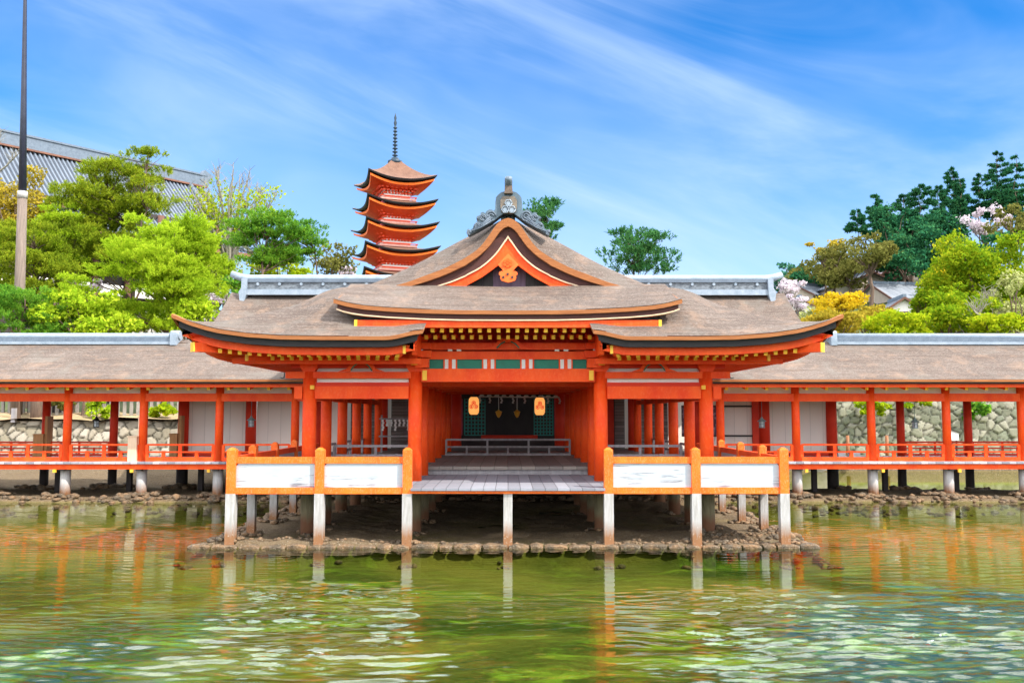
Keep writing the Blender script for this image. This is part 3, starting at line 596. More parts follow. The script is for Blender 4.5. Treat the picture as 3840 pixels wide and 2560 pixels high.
mb = MB().tube([(a0.x,22.3,a0.z-.3),(a0.x,21.5,a0.z-.08),(a0.x,21.12,a0.z+.12),(a0.x,20.95,a0.z+.27),(a0.x,20.86,a1.z+.05),(a0.x,20.85,a1.z+.09)], [.08,.085,.09,.092,.09,.06], 16); part('ridge_tube', mb, TILED, orn)
part('ridge', MB().box(-.17,.17,21.4,27.5,7.3,7.62), TILE, pav)
# columns
def colmesh(name, r, z0, z1, mat, n=20): return localmesh(name, MB().tube([(0,0,z0),(0,0,z1)], [r,r*.97], n), mat)
cm = colmesh('column', .158, 1.19, 3.64, RED); pm = colmesh('pile', .16, -.3, 1.19, PILED); cm2 = colmesh('column', .135, 1.19, 3.64, RED)
brk = MB()
brk.prism([(-.19,.20),(.19,.20),(.19,.10),(.13,.0),(-.13,.0),(-.19,.10)], -.17, .17)
brk.prism([(-.55,.36),(.55,.36),(.55,.29),(.40,.2),(-.40,.2),(-.55,.29)], -.07, .07)
brk.prismx([(-.75,.36),(.55,.36),(.55,.29),(.40,.2),(-.6,.2),(-.75,.27)], -.07, .07)
for dx, dy in ((-.48,0),(0,0),(.48,0),(0,-.6)): brk.box(dx-.09,dx+.09,dy-.09,dy+.09,.36,.46)
brk = localmesh('bracket_set', brk, RED)
for s in (-1,1):
    for k, y in enumerate(ROWS):
        for a in (AI, AO):
            inst('column', cm if k == 0 else cm2, pav, (s*a, y, 0)); inst('pile', pm, pav, (s*a, y, 0))
        if k < 1:
            for a in (AI, AO): inst('bracket_set', brk, pav, (s*a, y, 3.64))
    nose = MB().box(s*AI-.07,s*AI+.07,20.15,20.3,3.78,3.96); part('yellow_beam_nose', nose, YEL, pav)
    part('yellow_beam_nose', MB().box(s*1.86-.05,s*1.86+.05,20.22,20.26,3.44,3.66), YEL, pav)
    part('yellow_beam_nose', MB().box(s*4.38-.045,s*4.38+.045,20.30,20.34,3.24,3.33), YEL, pav)
    # side bay beams
    x0, x1 = s*(AI+.14), s*(AO-.14)
    part('tie_beam', MB().box(s*AI,s*5.0,20.38,20.62,3.49,3.635), RED, pav)
    part('tie_beam', MB().box(x0,x1,20.36,20.64,3.03,3.31), RED, pav)
    part('tie_beam', MB().box(s*(AO+.15),s*(AO+.33),20.40,20.60,3.03,3.31), RED, pav)
    part('plaster_strip', MB().box(x0,x1,20.52,20.58,3.31,3.49), WHT, pav)
    part('thin_beam', MB().box(x0,x1,20.44,20.5,3.31,3.40), REDD, pav)  # thin dark red beam in front of the lower plaster strip
    part('plaster_strip', MB().box(x0,x1,20.54,20.6,3.63,4.0), WHT, pav)
    part('purlin', MB().box(s*1.9,s*6.0,19.72,19.86,3.78,3.90), RED, pav)
    part('wall_plate', MB().box(s*AI,s*4.9,20.44,20.56,3.72,3.86), REDD, pav)
    part('wall_plate', MB().box(s*AI,s*5.0,20.40,20.6,3.94,4.12), RED, pav)
    # longitudinal beams
    for a in (AI, AO):
        part('long_beam', MB().box(s*a-.09,s*a+.09,20.6,31.5,3.36,3.6), RED, pav)
        part('long_beam', MB().box(s*a-.07,s*a+.07,20.6,31.5,3.0,3.14), RED if a == AO else REDD, pav) if a == AO else None
    part('upper_wall', MB().box(s*AO-.04,s*AO+.04,20.6,31.5,3.6,4.3), WHT, pav)
for y in ROWS[1:]:
    part('cross_beam', MB().box(-AO,AO,y-.1,y+.1,3.36,3.6), RED, pav)
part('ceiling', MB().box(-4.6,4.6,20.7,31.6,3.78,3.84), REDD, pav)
part('porch_ceiling', MB().box(-2.0,2.0,20.62,20.68,3.6,4.95), REDD, pav)
# strut carvings
def strut(cx, y, z, w_, h_):
    P = [(-w_,0),(-w_*.92,.05*h_),(-w_*.62,.25*h_),(-w_*.42,.75*h_),(-w_*.25,h_),(w_*.25,h_),(w_*.42,.75*h_),(w_*.62,.25*h_),(w_*.92,.05*h_),(w_,0),(w_*.5,0),(w_*.32,.45*h_),(w_*.12,.68*h_),(-w_*.12,.68*h_),(-w_*.32,.45*h_),(-w_*.5,0)]
    o = part('frog_leg_strut', MB().prism([(cx+a,z+b) for a,b in P], y-.03, y+.03), RED, pav)
    mb = MB()
    for s2 in (-1,1):
        mb.tube([(cx+s2*w_*.46,y-.035,z+.10*h_),(cx+s2*w_*.30,y-.035,z+.50*h_),(cx+s2*w_*.12,y-.035,z+.72*h_)], .014, 4)
    part('green_carving', mb, GREEN, o)
strut(0, 20.22, 4.13, .55, .24)
for s in (-1,1): strut(s*3.28, 20.30, 3.635, .52, .27)
# centre bay
part('lintel', MB().box(-AI+.14,AI-.14,20.30,20.62,3.41,3.70), RED, pav)
gp = part('green_panel', MB().box(-1.84,1.84,20.42,20.47,3.705,3.915), GREEN, pav)
for cx_ in (-1.30,-.43,.43,1.30):
    part('panel_strut', MB().box(cx_-.155,cx_+.155,20.38,20.42,3.705,3.915), RED, gp)
    for d in (-.082,.082): part('white_stripe', MB().box(cx_+d-.04,cx_+d+.04,20.36,20.385,3.705,3.915), PAPER, gp)
part('lintel', MB().box(-1.95,1.95,20.34,20.60,3.915,4.09), RED, pav)
part('lintel', MB().box(-1.85,1.85,20.36,20.58,4.13,4.285), RED, pav)
mb = MB()
for x in (-1.96,-1.30,-1.10,1.10,1.30,1.96): mb.box(x-.05,x+.05,20.30,20.35,4.095,4.135)
part('white_blocks', mb, PAPER, pav)
for s in (-1,1):
    mb = MB()
    for i, (w_, z0_, z1_) in enumerate(((.30,3.72,3.92),(.42,3.95,4.10),(.36,4.14,4.28),(.22,4.30,4.42))): mb.box(s*1.92-w_/2*1.0, s*1.92+w_/2, 20.18+.04*i, 20.6, z0_, z1_)
    part('bracket_arms', mb, RED, pav)
    part('porch_side_wall', MB().box(s*1.95,s*2.05,19.3,20.4,3.95,4.55), RED, pav)
# rafters
def rafter(nm, x, y0, z0, y1, z1, w_=.075, h_=.085):
    mb = MB(); mb.beam((x,y0,z0),(x,y1,z1), w_, h_); o = part(nm, mb, RED, pav)
    mb = MB().beam((x,y0-.012,z0),(x,y0-.001,z0+.002), w_+.004, h_+.004); return part('painted_tip', mb, YEL, o)
for k in range(17): rafter('flying_rafter', (k-8)*.2, 19.15, 4.455, 20.3, 4.60)
for k in range(19): rafter('rafter', (k-9)*.197, 19.62, 4.35, 20.45, 4.46)
for s in (-1,1):
    for k in range(20):
        a = 2.30+k*.205; rafter('flying_rafter', s*a, 18.85, 3.912+.55*fl(AE-a), 20.2, 4.06+.3*fl(AE-a))
    for k in range(14):
        a = 2.40+k*.205
        if a < 5.1: rafter('rafter', s*a, 19.5, 3.885, 20.45, 4.03)
    # side rafters, tips towards the side
    for k in range(34):
        y = 19.3+k*.235; f_ = .55*fl(y-YE)
        o = part('side_rafter', MB().beam((s*(AE-.45),y,3.912+f_),(s*(AE-1.9),y,4.08+f_*.5),.08,.09), RED, pav)
    mb = MB().beam((s*6.47,18.62,4.06),(s*4.5,20.45,4.07),.14,.19); hr = part('hip_rafter', mb, RED, pav)
    part('painted_tip', MB().beam((s*6.49,18.60,4.06),(s*6.472,18.618,4.06),.145,.195), YEL, hr)
    mb = MB().beam((s*5.55,19.3,3.90),(s*4.5,20.4,3.95),.13,.16); hr = part('lower_hip_rafter', mb, RED, pav)
    part('painted_tip', MB().beam((s*5.57,19.28,3.90),(s*5.552,19.298,3.90),.10,.165), YEL, hr)
    part('beam_cap', MB().box(s*2.11,s*2.17,18.66,18.72,3.93,4.10), YEL, pav)
# decks
BOT0 = at(1905,1850,18.5).z
part('front_deck', MB().box(-5.56,5.56,18.68,29.4,1.15,1.2).box(-1.96,1.96,18.44,18.68,1.15,1.2), DECK, pav)
part('raised_floor', MB().box(-4.75,4.75,22.55,34.2,1.32,1.4), DECK2, pav)
part('floor_riser', MB().box(-4.7,4.7,22.62,22.68,1.2,1.322), WOODG, pav)
part('edge_beam', MB().box(-1.97,1.97,18.50,18.62,BOT0,1.148), ORG, pav)
for s in (-1,1): part('edge_beam', MB().box(s*5.57,s*5.74,18.70,29.4,1.0,1.148), ORG, pav)
jo = MB()
for y in (20.0,21.5,23,24.6,26.2,28): jo.box(-5.6,5.6,y-.06,y+.06,.95,1.14)
part('floor_joists', jo, DARKW, pav); part('understage_blocker', MB().box(-2.7,2.7,30.9,30.96,-.2,1.13), DARKW, pav)  # dark board added under the stage to keep out light from behind
# front panels and rails
PX = [at(872,1700,18.6).x, at(1202,1700,18.6).x, at(1529,1700,18.6).x]
def zf(v, Y=18.6): return at(1905, v, Y).z
def post(x, y, top, bottom, w_=.18, pile=True, par=None, front=True):
    h_ = w_/2; mb = MB().box(x-h_,x+h_,y-h_,y+h_,bottom,top-.05)
    mb.add([(x-h_,y-h_,top-.05),(x+h_,y-h_,top-.05),(x+h_,y+h_,top-.05),(x-h_,y+h_,top-.05),(x-h_*.35,y-h_*.35,top),(x+h_*.35,y-h_*.35,top),(x+h_*.35,y+h_*.35,top),(x-h_*.35,y+h_*.35,top)], [(0,1,5,4),(1,2,6,5),(2,3,7,6),(3,0,4,7),(4,5,6,7)])
    o = part('railing_post', mb, ORG, par or pav)
    if pile: part('pile', MB().box(x-h_-.005,x+h_+.005,y-h_-.005,y+h_+.005,-.3,bottom), PILE, pav)
TOPZ = zf(1677); BOT = zf(1849)
for s in (-1,1):
    for x in PX: post(s*abs(x), 18.6, TOPZ, BOT)
    xs_ = sorted(s*abs(x) for x in PX)
    for x0, x1 in zip(xs_, xs_[1:]):
        part('top_rail', MB().box(x0+.09,x1-.09,18.56,18.66,zf(1736),zf(1712)), ORG, pav)
        part('bottom_rail', MB().box(x0+.09,x1-.09,18.54,18.66,zf(1850),zf(1826)), ORG, pav)
        z0_, z1_ = zf(1826), zf(1736); b_ = .05; X0, X1 = x0+.09, x1-.09
        poly = [(X0,z0_),(X1,z0_),(X1,z1_-b_),(X1-b_,z1_),(X0+b_,z1_),(X0,z1_-b_)]
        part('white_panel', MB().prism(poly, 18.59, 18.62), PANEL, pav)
    for y in (20.26,22.16,24.16): post(s*5.65, y, TOPZ, 1.03, .16)
    ysl = [18.6,20.26,22.16,24.16,27.2]
    for y0, y1 in zip(ysl, ysl[1:]):
        part('side_rail', MB().box(s*5.65-.05,s*5.65+.05,y0+.09,y1-.08,zf(1736),zf(1712)), RED, pav)
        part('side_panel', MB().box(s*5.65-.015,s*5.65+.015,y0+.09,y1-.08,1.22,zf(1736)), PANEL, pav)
part('pile', MB().box(-.09,.09,18.51,18.69,-.3,BOT), PILE, pav)
part('edge_post_head', MB().box(-.088,.088,18.49,18.6,BOT,1.146), ORG, pav)
# grey balustrades
def balustrade(p, q, zb, zt_, mat, nb, name='balustrade', par=pav, ends=True, th=.05, bw=.03):
    p, q = Vector((*p,0)), Vector((*q,0)); mb = MB(); h_ = zt_-zb
    for f_, t_ in ((1,.06),(.56,.05),(.13,.07)):
        a, b = p.copy(), q.copy(); a.z = b.z = zb+h_*f_-t_/2; mb.beam(a, b, th, t_)
    o = part(name, mb, mat, par)
    for i in range(nb+1):
        c = p.lerp(q, i/nb); full = i % 2 == 0 or i == nb; zz = zt_-.03 if full else zb+h_*.58
        part('baluster', MB().box(c.x-bw,c.x+bw,c.y-.026,c.y+.026,zb,zz), mat, o)
    return o
for s in (-1,1):
    balustrade((s*2.25,22.62),(s*4.3,22.62),1.4,1.93,WOODG,4)
    for y0, y1 in ((22.7,24.4),(24.8,26.7),(27.1,28.9)): balustrade((s*4.62,y0),(s*4.62,y1),1.4,1.93,WOODG,4)
balustrade((-1.93,28.5),(1.93,28.5),1.4,at(1905,1644,28.5).z,WOODG,6)
# ---------------------------------------------------------------- worship hall behind
hall = thing('worship_hall', 'wide shrine hall behind the pavilion with long blue-grey ridge cap and white board walls', 'shrine building', (0,33,0))
YR = 36.0; RX0, RX1 = at(938,1060,YR).x, at(2868,1060,YR).x; rz = lambda v: at(1905, v, YR).z
def hallz(y, x=0):
    t = (YR-y)/5.2; return rz(1108)-(rz(1108)-4.62)*(1-(1-min(t,1))**1.35)
G = []
for x in np.linspace(-11.05,11.05,60):
    ex = .22*max(0,(abs(x)-9.5)/2.1)**2
    G.append([(x, y, hallz(y)+ex) for y in np.linspace(YR,30.8,22)])
mb = MB().grid(G, 0, True, True); mb.grid([[(p[0],2*YR-p[1],p[2]) for p in r_] for r_ in G], 0, True)
part('roof', mb, THATCH, hall)
for s in (-1,1):
    A = [(s*11.06,y,hallz(y)+.08) for y in np.linspace(YR,30.8,22)]; part('verge', MB().strip(A, [(x-s*.3,y,z) for x,y,z in A], [(x-s*.3,y,z-.3) for x,y,z in A], [(x,y,z-.3) for x,y,z in A]), THATCH, hall)
mb = MB(); part('eave_edge', MB().box(-11.6,11.6,30.78,31.1,4.42,4.62), BRNB, hall)
rg = part('ridge', MB().box(RX0,RX1,YR-.3,YR+.3,rz(1092),rz(1062)), M('patterned_ridge_tile', (.22,.25,.28), (.07,.085,.10), 9, (1,1,2), .6, .02, 20), hall)
part('ridge_base', MB().box(RX0-.03,RX1+.03,YR-.38,YR+.38,rz(1110),rz(1090)), TILEL, rg)
part('ridge_shelf', MB().box(RX0-.03,RX1+.03,YR-.36,YR+.36,rz(1063),rz(1050)), TILE, rg)
capl = MB(); zc = rz(1046)
capl.tube([(RX0-.75,YR,zc+.20),(RX0-.35,YR,zc+.05),(RX0,YR,zc),(RX1,YR,zc),(RX1+.35,YR,zc+.05),(RX1+.7,YR,zc+.17)], [.13,.15,.16,.16,.15,.13], 12); part('ridge_cap', capl, TILEL, rg)
for k in range(24):
    x = RX0+.4+k*(RX1-RX0-.8)/23; part('round_tile_end', MB().tube([(x,YR-.36,rz(1070)),(x,YR-.28,rz(1070))], .06, 8), TILEL, rg)
for s, rx in ((-1,RX0),(1,RX1)):
    mb = MB(); P = [(rx,rz(1050)),(rx+s*.22,rz(1050)),(rx+s*.22,rz(1085)),(rx+s*.32,rz(1100)),(rx+s*.28,rz(1130)),(rx+s*.12,rz(1140)),(rx+s*.02,rz(1110))]
    mb.prism(P if s > 0 else P[::-1], YR-.45, YR+.1); part('ridge_end_ornament', mb, TILEL, hall)
# front of the hall
cbig = colmesh('column', .19, 1.19, 3.7, REDD); pbig = colmesh('pile', .2, -.3, 1.19, DARKW)
HXS = [1.85,4.47,6.75,9.15,11.55]
for s in (-1,1):
    for a in HXS: inst('column', cbig, hall, (s*a, 32.45, 0)); inst('pile', pbig, hall, (s*a, 32.45, 0))
    part('tie_beam', MB().box(s*4.5,s*11.6,32.35,32.5,3.42,3.62), REDD, hall)
    part('sill_beam', MB().box(s*4.5,s*11.6,32.35,32.5,1.2,1.32), REDD, hall)
for x0, x1 in ((-11.4,-9.35),(-8.95,-6.95),(-6.55,-5.9),(9.35,11.4)):
    part('white_wall', MB().box(x0,x1,32.48,32.56,1.3,3.44), WPAN, hall)
part('white_wall', MB().box(6.95,8.75,32.52,32.58,1.3,3.44), WPAN, hall)
part('door_jamb', MB().box(8.72,8.95,32.42,32.52,1.3,3.44), REDD, hall)
fr_ = part('window_frame', MB().box(6.2,8.72,32.44,32.5,2.93,2.99).box(6.2,8.72,32.44,32.5,1.88,1.94).box(7.62,7.70,32.44,32.5,1.94,2.93), DARKW, hall)
mb = MB()
mb.box(6.2,7.62,32.46,32.5,1.94,2.93); part('patterned_curtain', mb, M('purple_patterned_cloth', (.10,.06,.09), (.30,.22,.26), 7, (1,1,1), .8, 0, lo=.5, hi=.56), fr_)
part('gable_end_wall', MB().box(-11.5,11.5,39.5,39.6,-.2,5.2), WPAN, hall)
part('upper_wall', MB().box(-11.5,11.5,32.5,32.6,3.62,5.0), WHT, hall)
for x0, x1 in ((-5.8,-4.65),(-4.3,-2.35),(2.35,3.3),(3.95,4.3),(4.65,5.9)):
    part('grey_shutter', MB().box(x0,x1,33.6,33.66,1.4,3.6), SHUT, hall)
part('red_post', MB().box(3.35,3.9,33.5,33.58,1.4,3.6), REDD, hall)
part('hall_floor', MB().box(-11.6,11.6,32.3,41,1.1,1.19), DECK2, hall)
# inner sanctuary
for x0, x1, n_, mt_ in ((-2.30,-1.72,4,PINK),(-1.62,-.86,6,TEAL),(.98,1.68,6,TEAL),(1.75,2.05,2,PINK)):
    mb = MB(); z0_, z1_ = 1.9, 3.25
    for i in range(n_+1): x = x0+(x1-x0)*i/n_; mb.box(x-.02,x+.02,34.0,34.03,z0_,z1_)
    nz = int((z1_-z0_)/((x1-x0)/n_))
    for j in range(nz+1): z = z0_+(z1_-z0_)*j/nz; mb.box(x0,x1,33.99,34.02,z-.02,z+.02)
    part('lattice_door', mb, mt_, hall)
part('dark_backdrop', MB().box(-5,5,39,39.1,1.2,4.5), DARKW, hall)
part('altar_rail', MB().box(-1.0,1.1,33.9,34.1,1.78,1.9), REDD, hall)
part('altar_step', MB().box(-2.3,2.2,32.9,34.0,1.2,1.75), DARKW, hall)
part('altar_step', MB().box(-2.0,2.0,32.2,32.9,1.2,1.55), M('dark_grey_steps', (.12,.105,.10), (.08,.07,.07), 3, (1,1,1), .8, 0), hall)
part('lattice_lintel', MB().box(-2.4,2.4,33.95,34.1,3.25,3.5), DARKW, hall)
# ---------------------------------------------------------------- corridors
def corridor(s, label):
    c = thing('covered_corridor', label, 'corridor', (s*12,28.9,0))
    XE = 25.2; xs_ = [6.75+2.4*k for k in range(8)]
    rp = [(27.68,3.74),(28.3,4.0),(29.0,4.32),(29.8,4.70),(30.6,5.08)]
    def rz_(y): return float(np.interp(y, [p[0] for p in rp]+[31.4], [p[1] for p in rp]+[5.5]))
    G = []
    for a in np.linspace(5.6,XE,50):
        up = float(sstep(11.4,9.0,a)); row = []
        for y in np.linspace(27.68,30.75,16): row.append((s*a, y+up*max(0,(y-29.8))*.6, rz_(y)+up*max(0,(y-29.8))*.45))
        G.append(row)
    mb = MB().grid(G, 0, True, s > 0)
    mb.grid([[(s*a,30.55,5.09),(s*a,32.2,4.4),(s*a,33.7,3.74)] for a in (10.8,XE)], 0, True, s > 0)
    part('roof', mb, THATCH, c)
    X0, X1 = sorted((s*5.6, s*XE))
    part('eave_edge', MB().box(X0,X1,27.66,28.0,3.665,3.735), BRNB, c); part('eave_fascia', MB().box(X0,X1,27.74,28.0,3.615,3.664), BLK, c)
    part('eave_beam', MB().box(X0,X1,27.86,27.98,3.505,3.614), RED, c)
    part('back_eave', MB().box(X0,X1,33.4,33.72,3.55,3.70), BRNB, c)
    e = 11.28 if s < 0 else 11.02; X0r, X1r = sorted((s*e, s*XE)); zr = lambda v: at(1905, v, 30.6).z
    r_ = part('ridge', MB().box(X0r,X1r,30.42,30.78,zr(1289),zr(1265)), TILE, c)
    part('ridge_base', MB().box(X0r,X1r,30.36,30.84,zr(1293),zr(1283)), TILEL, r_)
    part('ridge_cap', MB().tube([(X0r,30.6,zr(1261)),(X1r,30.6,zr(1261))], .105, 12), TILEL, r_)
    part('ridge_end', MB().box(s*(e-.16),s*(e+.04),30.3,30.9,zr(1296),zr(1250)).tube([(s*(e-.2),30.6,zr(1256)),(s*(e+.1),30.6,zr(1256))], .15, 12), TILEL, r_)
    part('soffit', MB().grid([[(X,28.0,3.60),(X,29.0,3.78),(X,30.6,4.1)] for X in (X0,X1)]), WHT, c)
    part('plaster_strip', MB().box(X0,X1,28.92,28.97,3.34,3.77), WHT, c)
    part('front_beam', MB().box(X0,X1,28.80,29.0,3.085,3.335), RED, c)
    part('rear_beam', MB().box(s*12,s*XE,32.2,32.4,3.2,3.42), REDD, c)
    part('rear_plaster', MB().box(s*12,s*XE,32.28,32.33,3.42,3.9), WHT, c)
    for k in range(31):
        x = s*(6.15+.62*k)
        if abs(x) < XE-.2:
            o = part('rafter', MB().beam((x,28.06,3.475),(x,29.0,3.66),.09,.095), RED, c); part('painted_tip', MB().beam((x,28.045,3.472),(x,28.059,3.475),.094,.1), YEL, o)
    cf = colmesh('column', .13, 1.2, 3.7, RED); pf = colmesh('pile', .16, -.25, 1.05, PILE); cr_ = colmesh('column', .14, 1.2, 3.4, REDD); pr = colmesh('pile', .15, -.25, 1.05, DARKW)
    for k, a in enumerate(xs_):
        inst('column', cf, c, (s*a,28.9,0)); inst('pile', pf, c, (s*a,28.9,0))
        part('beam_pin', MB().tube([(s*a-.06*0,28.79,3.24),(s*a,28.81,3.24)], .028, 8), LACQ, c)
        if k > 2: inst('column', cr_, c, (s*a,32.3,0))
        if k > 2: inst('pile', pr, c, (s*a,32.3,0))
        part('floor_beam', MB().box(s*a-.09,s*a+.09,28.6,32.5,.93,1.06), DARKW, c)
        part('yellow_beam_nose', MB().box(s*(a+.19)-.045,s*(a+.19)+.045,28.53,28.6,.87,.965), YEL, c)
        m_ = a+1.2
        if k > 0: part('middle_pile', MB().box(s*m_-.08,s*m_+.08,30.8,30.96,-.25,1.06), DARKW, c)
        if k < 7:
            b_ = balustrade((s*(a+.15),28.86),(s*(a+2.25),28.86),1.22,at(1905,1663,28.86).z,RED,4,'railing',c,bw=.055)
            part('base_rail', MB().box(s*(a+.14),s*(a+2.26),28.80,28.92,1.2,1.33), RED, b_)
            if k > 2: balustrade((s*(a+.15),32.3),(s*(a+2.25),32.3),1.22,1.72,REDD,4,'rear_railing',c)
    part('deck', MB().box(s*5.76,s*XE,28.5,32.6,1.135,1.2), CDECK, c)
    part('edge_beam', MB().box(s*5.76,s*XE,28.58,28.70,.97,1.13), RED, c)
    return c
corridor(-1, 'covered shrine corridor on the tiled hall side, with wooden stands between its columns')
corridor(1, 'covered shrine corridor on the side of the wooded hill, framing the mossy stone wall')
# ---------------------------------------------------------------- hanging lanterns
def hex_lantern(u, v, label, mats, sc=1.0):
    p = at(u, v, 30.4); t = thing('hanging_lantern', label, 'lantern', tuple(p), 'metal lanterns hanging in the corridors'); x, y, z = p
    mb = MB().tube([(x,y,z-.11*sc),(x,y,z+.07*sc)], .085*sc, 6, sm=False); part('glass_body', mb, mats[1], t)
    mb = MB()
    for k in range(6):
        a = k*math.pi/3; mb.tube([(x+.088*sc*math.cos(a),y+.088*sc*math.sin(a),z-.12*sc),(x+.088*sc*math.cos(a),y+.088*sc*math.sin(a),z+.08*sc)], .01, 4)
    mb.tube([(x,y,z-.015),(x,y,z+.0)], .095*sc, 6, sm=False); mb.tube([(x,y,z-.14*sc),(x,y,z-.115*sc)], .105*sc, 6, sm=False); part('frame', mb, mats[0], t)
    mb = MB().lathe([(.15,.07),(.155,.085),(.10,.12),(.05,.17),(.03,.19),(.035,.21),(.01,.235)], (x,y,z), 6, sm=False); part('roof', mb, mats[0], t)
    part('hanging_rod', MB().tube([(x,y,z+.23),(x,y,4.0)], .009, 4), mats[0], t)
LG = M('lantern_glass', (.55,.62,.66), (.4,.46,.5), 5, rough=.3, bd=0)
GRN = M('verdigris_bronze', (.22,.32,.33), (.15,.22,.24), 8, rough=.5, bd=0)
hex_lantern(361, 1586, 'black hexagonal metal lantern hanging before the pale dry stone wall', (LACQ, LG))
hex_lantern(942, 1584, 'small blue-grey metal lantern hanging before a red column between plain white wall panels', (GRN, LG))
hex_lantern(2857, 1588, 'blue-green bronze lantern hanging beside the white wall with the dark curtained window', (GRN, LG))
hex_lantern(3431, 1590, 'blue-green bronze lantern hanging before the mossy stone wall near the boulder', (GRN, LG))
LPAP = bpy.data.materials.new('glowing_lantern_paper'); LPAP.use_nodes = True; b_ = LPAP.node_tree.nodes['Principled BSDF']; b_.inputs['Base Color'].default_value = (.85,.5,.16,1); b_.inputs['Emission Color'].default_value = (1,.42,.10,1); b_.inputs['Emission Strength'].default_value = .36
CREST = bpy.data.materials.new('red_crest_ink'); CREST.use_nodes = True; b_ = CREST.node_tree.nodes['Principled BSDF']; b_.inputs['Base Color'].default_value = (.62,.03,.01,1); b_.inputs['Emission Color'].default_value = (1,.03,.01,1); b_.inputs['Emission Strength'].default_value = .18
for s, u, v, lb in ((-1,1777,1521,'yellow paper lantern with red hexagon crest, the one nearer the pagoda side'), (1,2024,1523,'yellow paper lantern with red hexagon crest, the one nearer the hillside houses')):
    p = at(u, v, 27.0); x, y, z = p; t = thing('paper_lantern', lb, 'lantern', tuple(p), 'crested paper lanterns in the pavilion')
    H_ = .262; R_ = .155
    body = part('paper_body', MB().lathe([(.085,-H_),(.12,-H_*.92),(.15,-H_*.7),(R_,-H_*.4),(R_,H_*.4),(.15,H_*.7),(.12,H_*.92),(.085,H_)], (x,y,z), 24), LPAP, t)
    part('rim', MB().lathe([(.09,H_-.01),(.09,H_+.03)], (x,y,z), 16), LACQ, t); part('base_rim', MB().lathe([(.09,-H_-.03),(.09,-H_+.01)], (x,y,z), 16), LACQ, t)
    for dx, dz in ((0,.085),(-.062,-.025),(.062,-.025)):
        mb = MB(); yy = y-math.sqrt(max(R_**2-dx*dx,0))-.006
        ring = [(x+dx+.056*math.cos(k*math.pi/3+.52),yy,z+dz+.056*math.sin(k*math.pi/3+.52)) for k in range(7)]; mb.tube(ring, .012, 4); mb.tube([(x+dx,yy,z+dz),(x+dx,yy+.02,z+dz)], .030, 6); part('hexagon_crest', mb, CREST, t)
    part('cord', MB().tube([(x,y,z+H_),(x,y,3.4)], .008, 4), LACQ, t)
for u, lb in ((1870,'gold hanging lantern before the teal lattice, the one nearer the pagoda side'), (1939,'gold hanging lantern before the teal lattice, the one nearer the hillside houses')):
    p = at(u, 1552, 33.2); x, y, z = p; t = thing('gold_lantern', lb, 'lantern', tuple(p), 'gilded lanterns in the sanctuary')
    part('bowl', MB().lathe([(.02,-.13),(.05,-.10),(.09,-.02),(.115,.08)], (x,y,z), 8, sm=False), GOLD, t); part('roof', MB().lathe([(.14,.08),(.06,.12),(.015,.16)], (x,y,z), 8, sm=False), GOLD, t)
    part('chain', MB().tube([(x,y,z+.15),(x,y,z+.75)], .012, 4), PAPER, t)
# white valance of paper strips
p0, p1 = at(1793,1487,31.0), at(2098,1490,31.0); t = thing('paper_valance', 'white rope valance with scalloped cloth and hanging strips across the dark sanctuary opening', 'valance', tuple(p0))
part('rod', MB().tube([tuple(p0),tuple(p1)], .022, 6), PAPER, t)
for k in range(11):
    q = p0.lerp(p1, (k+.5)/11); part('scallop', MB().prism([(q.x-.09,q.z+.02),(q.x+.09,q.z+.02),(q.x+.06,q.z+.075),(q.x-.06,q.z+.075)], q.y-.01, q.y+.01), PAPER, t)
for k in range(8):
    q = p0.lerp(p1, k/7 if k else .02); mb = MB()
    for j in range(3): mb.box(q.x-.035+.02*(j%2),q.x+.03+.02*(j%2),q.y-.012,q.y+.012,q.z-.03-.065*j-.055,q.z-.03-.065*j)
    part('paper_strip', mb, PAPER, t)
# shelf with white paper streamers in the side bay
q = at(1490,1560,30.5); t = thing('offering_rack', 'grey wooden rack hung with zigzag white paper streamers in the pavilion side bay', 'rack', (q.x,30.5,1.4))
part('rack_frame', MB().box(q.x-.55,q.x-.49,30.48,30.54,1.4,2.65).box(q.x+.5,q.x+.56,30.48,30.54,1.4,2.65).box(q.x-.6,q.x+.62,30.47,30.55,2.50,2.55).box(q.x-.6,q.x+.62,30.40,30.62,1.92,1.97).box(q.x-.6,q.x+.62,30.47,30.55,1.6,1.65), WOODG, t)
for k in range(8):
    x = q.x-.48+k*.14; mb = MB()
    for j in range(3 if k % 3 else 5): mb.box(x-.035+.02*(j%2),x+.03+.02*(j%2),30.44,30.455,2.43-.075*j,2.5-.075*j)
    part('paper_streamer', mb, PAPER, t)
# ---------------------------------------------------------------- small things on the left corridor
def stand(u0, u1, v0, v1, Y, bu0, bu1, bv, label, mat):
    a, b = at(u0,v1,Y), at(u1,v0,Y); t = thing('wooden_stand', label, 'stand', (a.x,Y,1.2), 'wooden stands beside the corridor columns')
    part('cabinet', MB().box(a.x,b.x,Y,Y+.4,1.2,b.z), mat, t); part('top_board', MB().box(a.x-.02,b.x+.02,Y-.02,Y+.42,b.z,b.z+.03), mat, t)
    c0, c1 = at(bu0,bv,Y), at(bu1,bv,Y); part('notice_board', MB().box(c0.x,c1.x,Y+.1,Y+.5,1.2,c0.z), mat, t)
stand(122,162,1630,1700,31.9,164,174,1560,'brown wooden stand with tall upright board behind the railing, nearest the picture edge',WOODB)
stand(477,513,1638,1728,28.75,514,522,1560,'pale wooden stand between the railing end and a front column of the corridor',M('pale_cedar_wood', (.80,.58,.42), (.66,.46,.32), 3, (5,5,.5), .7, .004))  # paler cedar than the other stands
stand(634,664,1628,1700,31.9,666,678,1558,'brown wooden stand with board beside the white hall wall',WOODB)
